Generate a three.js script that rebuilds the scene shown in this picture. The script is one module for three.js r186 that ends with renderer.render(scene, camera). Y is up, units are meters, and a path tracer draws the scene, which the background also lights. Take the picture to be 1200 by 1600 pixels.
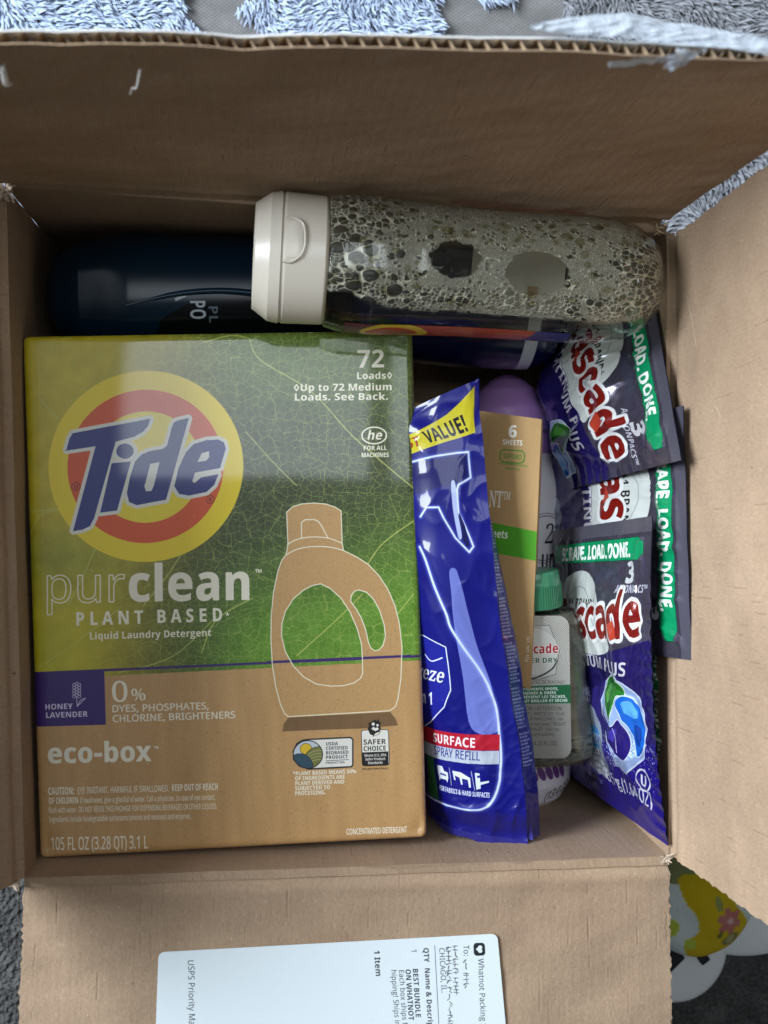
import * as THREE from 'three';
import { RectAreaLightUniformsLib } from 'three/addons/lights/RectAreaLightUniformsLib.js';
import { mergeGeometries } from 'three/addons/utils/BufferGeometryUtils.js';
import { RoundedBoxGeometry } from 'three/addons/geometries/RoundedBoxGeometry.js';
import { ImprovedNoise } from 'three/addons/math/ImprovedNoise.js';

// ---------------------------------------------------------------- camera, light, exposure
const scene = new THREE.Scene();
scene.background = new THREE.Color(0x000000);
const camera = new THREE.PerspectiveCamera(50.4, 0.75, 0.01, 20);
camera.up.set(0, 0, -1);
camera.position.set(-0.02, 0.655, -0.018);
camera.lookAt(-0.02 + 0.082, 0.655 - 1, -0.018 + 0.012);
camera.focus = 0.53; camera.userData.fStop = 10;
camera.updateMatrixWorld(); camera.updateProjectionMatrix();
const renderer = new THREE.WebGLRenderer({ antialias: true });
renderer.toneMapping = THREE.LinearToneMapping;
renderer.toneMappingExposure = 1.25;
renderer.shadowMap.enabled = true;
RectAreaLightUniformsLib.init();
const WINDOW = { x: -1.9, y: 1.48, z: -0.78, w: 1.5, h: 1.15, power: 24, color: 0xe8f2ff };
const SKYLIGHT = { x: 0.03, y: 2.06, z: -0.48, w: 0.86, d: 0.82, power: 2.0, color: 0xecf6ff };
{
  const l = new THREE.RectAreaLight(WINDOW.color, WINDOW.power, WINDOW.w, WINDOW.h);
  l.position.set(WINDOW.x + 0.03, WINDOW.y, WINDOW.z); l.lookAt(0.5, WINDOW.y, WINDOW.z); l.name = 'window_light'; scene.add(l);
  const s = new THREE.RectAreaLight(SKYLIGHT.color, SKYLIGHT.power, SKYLIGHT.w, SKYLIGHT.d);
  s.position.set(SKYLIGHT.x, SKYLIGHT.y - 0.03, SKYLIGHT.z); s.lookAt(SKYLIGHT.x, 0, SKYLIGHT.z); s.name = 'skylight_light'; scene.add(s);
}

// ---------------------------------------------------------------- helpers
const V = (x, y, z) => new THREE.Vector3(x, y, z);
let seed = 7;
const rnd = () => { seed = (seed * 1664525 + 1013904223) >>> 0; return seed / 4294967296; };
const rr = (a, b) => a + (b - a) * rnd();
const perlin = new ImprovedNoise();
const noise = (x, y, z = 0) => perlin.noise(x, y, z);
const fbm = (x, y, z = 0, n = 4) => { let s = 0, a = 0.5, f = 1; for (let i = 0; i < n; i++) { s += a * noise(x * f, y * f, z + i * 7.3); a *= 0.5; f *= 2.03; } return s; };
const clamp = (x, a = 0, b = 1) => Math.min(b, Math.max(a, x));
const lerp = (a, b, t) => a + (b - a) * t;
const sstep = (a, b, x) => { const t = clamp((x - a) / (b - a)); return t * t * (3 - 2 * t); };
const lerp1 = (tab, t) => { // piecewise smooth table [[t, v], ...]
  if (t <= tab[0][0]) return tab[0][1];
  for (let i = 1; i < tab.length; i++) if (t <= tab[i][0]) { const k = (t - tab[i - 1][0]) / (tab[i][0] - tab[i - 1][0]); return lerp(tab[i - 1][1], tab[i][1], k * k * (3 - 2 * k) * 0.5 + k * 0.5); }
  return tab[tab.length - 1][1];
};
// the world point at height y seen at a pixel of the 1200 x 1600 photograph
const at = (px, py, y) => {
  const v = V(px / 600 - 1, 1 - py / 800, 0.5).unproject(camera).sub(camera.position);
  return camera.position.clone().addScaledVector(v, (y - camera.position.y) / v.y);
};

const used = {};
const numbered = (n) => { const k = used[n] = (used[n] ?? -1) + 1; return k ? `${n}_${String(k).padStart(3, '0')}` : n; };
function tag(o, label, category, group, kind) {
  if (label) o.userData.label = label;
  if (category) o.userData.category = category;
  if (group) o.userData.group = group;
  if (kind) o.userData.kind = kind;
  return o;
}
function thing(name, label, category, pos = V(0, 0, 0), group) {
  const g = new THREE.Group(); g.name = numbered(name); g.position.copy(pos); scene.add(g); g.userData.origin = undefined; delete g.userData.origin;
  g.base = pos.clone();
  return tag(g, label, category, group);
}
// a part; its geometry is given in world coordinates when world = true
function part(name, geo, mat, parent, world = true, label) {
  const m = new THREE.Mesh(geo, mat); m.name = name; m.castShadow = m.receiveShadow = true;
  const b = parent.base ?? parent.parent?.base ?? V(0, 0, 0);
  if (world && !geo.userData.moved) { geo.translate(-b.x, -b.y, -b.z); geo.userData.moved = true; }
  m.base = b; parent.add(m);
  if (label) m.userData.label = label;
  return m;
}
function single(name, geo, mat, label, category, kind) {
  const m = new THREE.Mesh(geo, mat); m.name = numbered(name); m.castShadow = m.receiveShadow = true; scene.add(m);
  return tag(m, label, category, null, kind);
}

// a grid surface fn(u, v) -> Vector3 with uv from uvfn
function gridGeo(nu, nv, fn, uvfn = (u, v) => [u, 1 - v], flip = false) {
  const p = [], t = [], ix = [];
  for (let j = 0; j <= nv; j++) for (let i = 0; i <= nu; i++) { const q = fn(i / nu, j / nv); p.push(q.x, q.y, q.z); t.push(...uvfn(i / nu, j / nv)); }
  for (let j = 0; j < nv; j++) for (let i = 0; i < nu; i++) {
    const a = j * (nu + 1) + i, b = a + 1, c = a + nu + 1, d = c + 1;
    flip ? ix.push(a, b, c, b, d, c) : ix.push(a, c, b, b, c, d);
  }
  const g = new THREE.BufferGeometry();
  g.setAttribute('position', new THREE.Float32BufferAttribute(p, 3)); g.setAttribute('uv', new THREE.Float32BufferAttribute(t, 2));
  g.setIndex(ix); g.computeVertexNormals(); return g;
}
// a sheet with thickness: the grid, its copy pushed by off(u, v), and the rim between them
function slabGeo(nu, nv, fn, th, uvfn, uvedge = 0.004) {
  const front = gridGeo(nu, nv, fn, uvfn);
  const n = front.attributes.normal, pos = front.attributes.position;
  const back = front.clone();
  for (let i = 0; i < pos.count; i++) back.attributes.position.setXYZ(i, pos.getX(i) - n.getX(i) * th, pos.getY(i) - n.getY(i) * th, pos.getZ(i) - n.getZ(i) * th);
  const bi = back.index.array; for (let i = 0; i < bi.length; i += 3) { const x = bi[i]; bi[i] = bi[i + 1]; bi[i + 1] = x; }
  back.computeVertexNormals();
  const loop = [];
  for (let i = 0; i < nu; i++) loop.push(i);
  for (let j = 0; j < nv; j++) loop.push(j * (nu + 1) + nu);
  for (let i = nu; i > 0; i--) loop.push(nv * (nu + 1) + i);
  for (let j = nv; j > 0; j--) loop.push(j * (nu + 1));
  const rp = [], rt = [], ri = [];
  const bp = back.attributes.position, uv = front.attributes.uv;
  loop.push(loop[0]);
  loop.forEach((k, i) => {
    rp.push(pos.getX(k), pos.getY(k), pos.getZ(k), bp.getX(k), bp.getY(k), bp.getZ(k)); rt.push(uv.getX(k), uv.getY(k), uv.getX(k) + uvedge, uv.getY(k) + uvedge);
    if (i) { const a = 2 * i - 2; ri.push(a, a + 2, a + 1, a + 1, a + 2, a + 3); }
  });
  const rim = new THREE.BufferGeometry();
  rim.setAttribute('position', new THREE.Float32BufferAttribute(rp, 3)); rim.setAttribute('uv', new THREE.Float32BufferAttribute(rt, 2)); rim.setIndex(ri); rim.computeVertexNormals();
  return mergeGeometries([front, back, rim]);
}
const bilin = (q) => (u, v) => q[0].clone().lerp(q[1], u).lerp(q[3].clone().lerp(q[2], u), v); // q = TL, TR, BR, BL
function boxGeo(x0, x1, y0, y1, z0, z1) { const g = new THREE.BoxGeometry(x1 - x0, y1 - y0, z1 - z0); g.translate((x0 + x1) / 2, (y0 + y1) / 2, (z0 + z1) / 2); return g; }

// a body along local x with an elliptic or squarish section: profile [[t, r]...], t in 0..1
// uv: u along the length, v round the section, 0.5 at the top
function bodyGeo(len, profile, { ey = 1, n = 2, seg = 64, rows = 80, smooth = true, sag = () => 0 } = {}) {
  const R = smooth ? (t) => lerp1(profile, t) : (t) => { for (let i = 1; i < profile.length; i++) if (t <= profile[i][0]) { const k = (t - profile[i - 1][0]) / Math.max(1e-9, profile[i][0] - profile[i - 1][0]); return lerp(profile[i - 1][1], profile[i][1], k); } return profile.at(-1)[1]; };
  const t0 = profile[0][0], t1 = profile.at(-1)[0], ts = [...new Set([...profile.map((p) => p[0]), ...Array.from({ length: rows + 1 }, (_, i) => i / rows)])].filter((t) => t >= t0 && t <= t1).sort((a, b) => a - b);
  return gridGeo(seg, ts.length - 1, (u, v) => {
    const t = ts[Math.round(v * (ts.length - 1))], f = (u - 0.5) * Math.PI * 2, r = R(t);
    const c = Math.cos(f), s = Math.sin(f);
    const k = n === 2 ? 1 : Math.pow(Math.pow(Math.abs(c), n) + Math.pow(Math.abs(s), n), -1 / n);
    return V(t * len, r * ey * c * k + sag(t), r * s * k);
  }, (u, v) => [ts[Math.round(v * (ts.length - 1))], u]);
}
// puts geometry modelled along local x (y up) between two world points
function along(g, a, b, up = V(0, 1, 0)) {
  const x = b.clone().sub(a).normalize(), z = x.clone().cross(up).normalize(), y = z.clone().cross(x);
  g.applyMatrix4(new THREE.Matrix4().makeBasis(x, y, z).setPosition(a)); return g;
}
const tube = (pts, r, seg = 24, rad = 6) => new THREE.TubeGeometry(new THREE.CatmullRomCurve3(pts), seg, r, rad);

// ---------------------------------------------------------------- textures
function canvas(w, h) { const c = document.createElement('canvas'); c.width = w; c.height = h; return c; }
function texOf(c, srgb = true) { const t = new THREE.CanvasTexture(c); if (srgb) t.colorSpace = THREE.SRGBColorSpace; t.wrapS = t.wrapT = THREE.RepeatWrapping; t.anisotropy = 8; return t; }
function pixelCanvas(w, h, fn) { // fn(x, y) -> [r, g, b, a?] in 0..255
  const c = canvas(w, h), x = c.getContext('2d'), im = x.createImageData(w, h), d = im.data;
  for (let j = 0, k = 0; j < h; j++) for (let i = 0; i < w; i++, k += 4) { const p = fn(i, j); d[k] = p[0]; d[k + 1] = p[1]; d[k + 2] = p[2]; d[k + 3] = p[3] ?? 255; }
  x.putImageData(im, 0, 0); return c;
}
function hash2(i, j, s) { let h = (i * 374761393 + j * 668265263 + s * 1442695041) | 0; h = Math.imul(h ^ (h >>> 13), 1274126177); h ^= h >>> 16; return ((h >>> 0) % 100003) / 100003; }
// distances to the nearest and second nearest scattered points
function voronoi(x, y, s) {
  const i0 = Math.floor(x), j0 = Math.floor(y); let a = 9, b = 9, id = 0;
  for (let j = j0 - 1; j <= j0 + 1; j++) for (let i = i0 - 1; i <= i0 + 1; i++) {
    const d = Math.hypot(i + 0.1 + 0.8 * hash2(i, j, s) - x, j + 0.1 + 0.8 * hash2(i, j, s + 31) - y);
    if (d < a) { b = a; a = d; id = hash2(i, j, s + 77); } else if (d < b) b = d;
  }
  return [a, b, id];
}
// solves for the projective map that takes the four photo points of a face to the corners of its canvas
function projective(q, W, H) {
  const to = [[0, 0], [W, 0], [W, H], [0, H]], M = [];
  q.forEach(([x, y], i) => { const [X, Y] = to[i]; M.push([x, y, 1, 0, 0, 0, -x * X, -y * X, X], [0, 0, 0, x, y, 1, -x * Y, -y * Y, Y]); });
  for (let c = 0; c < 8; c++) {
    let p = c; for (let r = c + 1; r < 8; r++) if (Math.abs(M[r][c]) > Math.abs(M[p][c])) p = r;
    [M[c], M[p]] = [M[p], M[c]];
    for (let r = 0; r < 8; r++) if (r !== c) { const f = M[r][c] / M[c][c]; for (let k = c; k < 9; k++) M[r][k] -= f * M[c][k]; }
  }
  const h = M.map((r, i) => r[8] / r[i]);
  return (x, y) => { const w = h[6] * x + h[7] * y + 1; return [(h[0] * x + h[1] * y + h[2]) / w, (h[3] * x + h[4] * y + h[5]) / w]; };
}
// drawing on a flat print whose layout was measured on the photograph: map takes measured units to canvas pixels
class Print {
  constructor(w, h, map) { this.c = canvas(w, h); this.x = this.c.getContext('2d'); this.w = w; this.h = h; this.map = map; this.x.lineJoin = 'round'; this.x.lineCap = 'round'; }
  fill(color) { this.x.setTransform(1, 0, 0, 1, 0, 0); this.x.fillStyle = color; this.x.fillRect(0, 0, this.w, this.h); }
  local(px, py, deg = 0) {
    const o = this.map(px, py), a = this.map(px + 1, py), b = this.map(px, py + 1), r = deg * Math.PI / 180, C = Math.cos(r), S = Math.sin(r);
    const ux = a[0] - o[0], uy = a[1] - o[1], vx = b[0] - o[0], vy = b[1] - o[1];
    this.x.setTransform(ux * C + vx * S, uy * C + vy * S, -ux * S + vx * C, -uy * S + vy * C, o[0], o[1]);
  }
  text(s, px, py, size, { w, deg = 0, font = 'sans-serif', style = 'bold', fill = '#fff', align = 'left', stroke, lw = 2, skew = 0 } = {}) {
    const x = this.x; this.local(px, py, deg); x.font = `${style} ${size * 4}px ${font}`; x.textAlign = 'left'; x.textBaseline = 'alphabetic';
    const m = x.measureText(s).width / 4, k = w ? w / m : 1, off = align === 'center' ? -m / 2 * k : align === 'right' ? -m * k : 0;
    x.transform(1, 0, -skew, 1, 0, 0); x.translate(off, 0); x.scale(k / 4, 1 / 4);
    if (stroke) { x.strokeStyle = stroke; x.lineWidth = lw * 4; x.strokeText(s, 0, 0); }
    if (fill) { x.fillStyle = fill; x.fillText(s, 0, 0); }
    x.setTransform(1, 0, 0, 1, 0, 0);
  }
  path(pts, close = true, curve = false) {
    const x = this.x, p = pts.map(([a, b]) => this.map(a, b)); x.setTransform(1, 0, 0, 1, 0, 0); x.beginPath();
    if (!curve) p.forEach((q, i) => (i ? x.lineTo(...q) : x.moveTo(...q)));
    else {
      const n = p.length, g = (i) => close ? p[(i + n) % n] : p[clamp(i, 0, n - 1)];
      x.moveTo(...p[0]);
      for (let i = 0; i < (close ? n : n - 1); i++) { const a = g(i - 1), b = g(i), c = g(i + 1), d = g(i + 2); x.bezierCurveTo(b[0] + (c[0] - a[0]) / 6, b[1] + (c[1] - a[1]) / 6, c[0] - (d[0] - b[0]) / 6, c[1] - (d[1] - b[1]) / 6, c[0], c[1]); }
    }
    if (close) x.closePath();
  }
  poly(pts, fill, { stroke, lw = 1, close = true, curve = false, blur = 0 } = {}) {
    const x = this.x, k = this.unit(pts[0]); this.path(pts, close, curve);
    if (fill) { x.fillStyle = fill; x.fill(); }
    if (stroke) { x.strokeStyle = stroke; x.lineWidth = lw * k; x.stroke(); }
  }
  unit([px, py]) { const a = this.map(px, py), b = this.map(px + 1, py), c = this.map(px, py + 1); return (Math.hypot(b[0] - a[0], b[1] - a[1]) + Math.hypot(c[0] - a[0], c[1] - a[1])) / 2; }
  ellipse(px, py, rx, ry, fill, { stroke, lw = 1, deg = 0 } = {}) {
    const x = this.x; this.local(px, py, deg); x.beginPath(); x.ellipse(0, 0, rx, ry, 0, 0, Math.PI * 2);
    if (fill) { x.fillStyle = fill; x.fill(); }
    if (stroke) { x.strokeStyle = stroke; x.lineWidth = lw; x.stroke(); }
    x.setTransform(1, 0, 0, 1, 0, 0);
  }
  rrect(px, py, w, h, r, fill, { stroke, lw = 1, deg = 0 } = {}) {
    const x = this.x; this.local(px, py, deg); x.beginPath(); x.roundRect(0, 0, w, h, r);
    if (fill) { x.fillStyle = fill; x.fill(); }
    if (stroke) { x.strokeStyle = stroke; x.lineWidth = lw; x.stroke(); }
    x.setTransform(1, 0, 0, 1, 0, 0);
  }
  tex() { return texOf(this.c); }
}
const zoomMap = (x0, y0, k) => (pts) => pts.map(([a, b]) => [x0 + a / k, y0 + b / k]);

// cardboard: fibres, specks and short pressed dashes along the flutes; one tile is 0.3 m
const TILE = 0.3;
const dashes = [];
for (let i = 0; i < 64; i++) { const n = 3 + Math.floor(rnd() * 5); for (let k = 0; k < n; k++) dashes.push([i * 16 + rr(-1.5, 1.5), rnd() * 1024, rr(8, 46), rr(0.1, 0.5)]); }
const cardColor = (() => {
  const c = pixelCanvas(1024, 1024, (i, j) => {
    const f = fbm(i / 3, j / 9, 2, 3) * 16 + fbm(i / 90, j / 90, 5, 3) * 14 + (hash2(i, j, 3) - 0.5) * 15 + (Math.abs(i % 16 - 8) < 2 ? -1.5 : 0) + fbm(i / 260, j / 170, 11, 2) * 16;
    const dark = hash2(i >> 1, j >> 1, 9) > 0.9965 ? -34 * hash2(i, j, 4) : hash2(i >> 1, j >> 1, 12) > 0.997 ? 22 : 0;
    return [161 + f + dark, 136 + f * 0.95 + dark, 110 + f * 0.85 + dark];
  });
  const x = c.getContext('2d'); x.lineCap = 'round';
  for (const [a, b, l, o] of dashes) { x.strokeStyle = `rgba(92,64,44,${o * 0.6})`; x.lineWidth = rr(0.8, 1.9); x.beginPath(); x.moveTo(a, b); x.lineTo(a + rr(-1, 1), b + l); x.stroke(); }
  for (let k = 0; k < 320; k++) { x.strokeStyle = rnd() > 0.5 ? 'rgba(225,195,160,0.35)' : 'rgba(90,62,40,0.4)'; x.lineWidth = rr(0.6, 1.2); const a = rnd() * 1024, b = rnd() * 1024; x.beginPath(); x.moveTo(a, b); x.lineTo(a + rr(-5, 5), b + rr(-6, 6)); x.stroke(); }
  for (let k = 0; k < 14; k++) { x.fillStyle = 'rgba(84,56,36,0.5)'; x.beginPath(); x.ellipse(rnd() * 1024, rnd() * 1024, rr(1, 4), rr(1, 3), rnd() * 3, 0, 7); x.fill(); }
  return texOf(c);
})();
const cardBump = (() => {
  const c = pixelCanvas(1024, 1024, (i, j) => { const v = 128 + 6 * Math.cos(i / 16 * Math.PI * 2) + fbm(i / 5, j / 8, 1, 3) * 34 + fbm(i / 60, j / 60, 8, 2) * 60 + (hash2(i, j, 1) - 0.5) * 18; return [v, v, v]; });
  const x = c.getContext('2d'); x.lineCap = 'round';
  for (const [a, b, l, o] of dashes) { x.strokeStyle = `rgba(0,0,0,${o * 0.7})`; x.lineWidth = 3; x.beginPath(); x.moveTo(a, b); x.lineTo(a, b + l); x.stroke(); }
  return texOf(c, false);
})();
const M = {};
M.card = new THREE.MeshStandardMaterial({ map: cardColor, bumpMap: cardBump, bumpScale: 0.0007, roughness: 0.92 });
M.cardPale = new THREE.MeshStandardMaterial({ map: cardColor, color: 0xffffff, bumpMap: cardBump, bumpScale: 0.0003, roughness: 0.95 });
M.fluting = new THREE.MeshStandardMaterial({ color: new THREE.Color().setRGB(0.46, 0.33, 0.2), roughness: 0.95, side: THREE.DoubleSide });
M.outer = new THREE.MeshStandardMaterial({ color: new THREE.Color().setRGB(0.72, 0.71, 0.68), roughness: 0.75 });
M.torn = new THREE.MeshStandardMaterial({ color: new THREE.Color().setRGB(0.52, 0.41, 0.3), roughness: 0.97, side: THREE.DoubleSide });

M.crack = new THREE.MeshStandardMaterial({ color: new THREE.Color().setRGB(0.42, 0.32, 0.22), roughness: 0.97 });

// ---------------------------------------------------------------- the room that lights the table-top view
const kinds = (o) => tag(o, null, null, null, 'structure');
{
  const wallM = new THREE.MeshStandardMaterial({ color: new THREE.Color().setRGB(0.15, 0.145, 0.137), roughness: 0.9 });
  const ceilM = new THREE.MeshStandardMaterial({ color: new THREE.Color().setRGB(0.15, 0.15, 0.146), roughness: 0.9 });
  const W = WINDOW, S = SKYLIGHT, x0 = W.x, x1 = 2.2, z0 = -2.2, z1 = 2.0, top = 2.1;
  const wall = (name, gs) => { const m = new THREE.Mesh(mergeGeometries(gs), wallM); m.name = name; m.castShadow = m.receiveShadow = true; scene.add(m); kinds(m); };
  const wz0 = W.z - W.w / 2, wz1 = W.z + W.w / 2, wy0 = W.y - W.h / 2, wy1 = W.y + W.h / 2;
  wall('wall_west', [boxGeo(x0 - 0.15, x0, -0.2, top, z0, wz0), boxGeo(x0 - 0.15, x0, -0.2, top, wz1, z1), boxGeo(x0 - 0.15, x0, -0.2, wy0, wz0, wz1), boxGeo(x0 - 0.15, x0, wy1, top, wz0, wz1)]);
  wall('wall_east', [boxGeo(x1, x1 + 0.15, -0.2, top, z0, z1)]);
  wall('wall_north', [boxGeo(x0 - 0.15, x1 + 0.15, -0.2, top, z0 - 0.15, z0)]);
  wall('wall_south', [boxGeo(x0 - 0.15, x1 + 0.15, -0.2, top, z1, z1 + 0.15)]);
  const sx0 = S.x - S.w / 2, sx1 = S.x + S.w / 2, sz0 = S.z - S.d / 2, sz1 = S.z + S.d / 2;
  const ce = new THREE.Mesh(mergeGeometries([boxGeo(x0 - 0.15, sx0, top, top + 0.15, z0 - 0.15, z1 + 0.15), boxGeo(sx1, x1 + 0.15, top, top + 0.15, z0 - 0.15, z1 + 0.15), boxGeo(sx0, sx1, top, top + 0.15, z0 - 0.15, sz0), boxGeo(sx0, sx1, top, top + 0.15, sz1, z1 + 0.15)]), ceilM);
  ce.name = 'ceiling'; ce.castShadow = ce.receiveShadow = true; scene.add(ce); kinds(ce);
  const frameM = new THREE.MeshStandardMaterial({ color: 0x3a3733, roughness: 0.6 });
  const glow = (k, c) => { const m = new THREE.MeshStandardMaterial({ color: 0x222222, roughness: 0.4 }); m.emissive = new THREE.Color(c); m.emissiveIntensity = k; return m; };
  const w = thing('room_window', 'tall white daylight window lighting the box from the left side of the room', 'window', V(x0, wy0, W.z));
  part('pane', boxGeo(x0 - 0.03, x0 - 0.01, wy0, wy1, wz0, wz1), glow(2.5, W.color), w);
  part('frame', mergeGeometries([boxGeo(x0 - 0.008, x0 + 0.02, wy0, wy1, W.z - 0.025, W.z + 0.025), boxGeo(x0 - 0.008, x0 + 0.04, wy0 - 0.05, wy0, wz0 - 0.05, wz1 + 0.05), boxGeo(x0 - 0.008, x0 + 0.04, wy1, wy1 + 0.05, wz0 - 0.05, wz1 + 0.05)]), frameM, w);
  const s = thing('skylight_window', 'skylight window in the ceiling that the glossy carton mirrors', 'skylight', V(S.x, top, S.z));
  part('pane', boxGeo(sx0, sx1, top + 0.02, top + 0.03, sz0, sz1), glow(1.2, S.color), s);
  part('frame', mergeGeometries([boxGeo(sx0 - 0.04, sx0, top - 0.02, top, sz0, sz1), boxGeo(sx1, sx1 + 0.04, top - 0.02, top, sz0, sz1), boxGeo(0.15, 0.2, top - 0.075, top - 0.045, sz0, sz1)]), frameM, s);
  // dark short carpet floor
  const fc = pixelCanvas(1024, 1024, (i, j) => { const b = 74 + fbm(i / 60, j / 60, 3, 4) * 46 + fbm(i / 7, j / 7, 6, 3) * 40 + (hash2(i, j, 6) - 0.5) * 22; return [b, b * 0.99, b * 0.96]; });
  const fb = pixelCanvas(512, 512, (i, j) => { const b = 128 + fbm(i / 5, j / 5, 3, 4) * 150; return [b, b, b]; });
  const ft = texOf(fc), fbt = texOf(fb, false); ft.repeat.set(14, 14); fbt.repeat.set(14, 14);
  const fl = new THREE.Mesh(boxGeo(x0 - 0.15, x1 + 0.15, -0.2, -0.006, z0 - 0.15, z1 + 0.15), new THREE.MeshStandardMaterial({ map: ft, bumpMap: fbt, bumpScale: 0.006, roughness: 1 }));
  fl.name = 'floor'; fl.receiveShadow = true; scene.add(fl); kinds(fl);
}

// ---------------------------------------------------------------- fluffy rug behind the box
{
  const rug = thing('rug', 'blue grey fluffy rug with smooth woven grey patches behind the box', 'rug', V(0.05, -0.004, -0.5));
  const weave = pixelCanvas(512, 512, (i, j) => { const a = ((i >> 2) + (j >> 2)) % 2 ? 10 : -8, b = 118 + a + fbm(i / 40, j / 40, 4, 3) * 24 + (hash2(i, j, 2) - 0.5) * 20; return [b, b * 0.995, b * 0.98]; });
  const wt = texOf(weave); wt.repeat.set(9, 6);
  part('woven_ground', boxGeo(-0.8, 0.9, -0.0055, 0.0, -1.0, -0.168), new THREE.MeshStandardMaterial({ map: wt, bumpMap: wt, bumpScale: 0.0006, roughness: 1 }), rug);
  // tufts: bent pointed locks; none on the bare woven patches
  const lock = gridGeo(5, 6, (u, v) => { const w = 0.0008 * Math.pow(Math.sin(Math.PI * (0.16 + v * 0.83)), 0.6), c = Math.cos(u * Math.PI * 2), q = Math.sin(u * Math.PI * 2); return V(w * c, v * 0.0085 - 0.003 * v * v, 0.0062 * v * v + w * 0.8 * q); });
  const pm = new THREE.MeshStandardMaterial({ color: 0xffffff, roughness: 0.95, side: THREE.DoubleSide });
  const spots = [];
  const bare = (x, z) => { // two woven patches measured on the photograph
    const n = noise(x * 60, z * 60) * 0.008;
    const t = (z + 0.32) / 0.02, k = Math.abs(t - 0.45);
    return (x > -0.088 + 0.013 * k + n && x < -0.05 + 0.012 * k + n && t > -3) || (x > 0.062 + 0.005 * t + n && x < 0.143 + 0.004 * k + n && !(t < 0.05 && x > 0.09 && x < 0.112));
  };
  for (let k = 0; k < 130000; k++) {
    const x = rr(-0.34, 0.42), z = rr(-0.46, -0.17);
    if (Math.abs(x) < 0.15 && z > -0.25) continue;
    if (!bare(x, z)) spots.push([x, z]);
  }
  const im = new THREE.InstancedMesh(lock, pm, spots.length), m4 = new THREE.Matrix4(), q = new THREE.Quaternion(), e = new THREE.Euler(), col = new THREE.Color();
  spots.forEach(([x, z], i) => {
    const flow = noise(x * 22, z * 22, 3) * 3.0 + 0.4;
    e.set(rr(-0.2, 0.6), flow + rr(-0.5, 0.5), rr(-0.2, 0.2), 'YXZ'); q.setFromEuler(e);
    const s = rr(0.7, 1.2);
    m4.compose(V(x - 0.05, 0.004, z + 0.5), q, V(s, s * rr(0.7, 1.1), s)); im.setMatrixAt(i, m4);
    const g = sstep(0.09, 0.13, x), b = rr(0.75, 1.1);
    col.setRGB(lerp(0.46, 0.27, g) * b, lerp(0.55, 0.28, g) * b, lerp(0.70, 0.30, g) * b); im.setColorAt(i, col);
  });
  im.name = 'pile'; im.castShadow = im.receiveShadow = true; tag(im, null, null, null, 'stuff'); rug.add(im);
}

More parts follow.
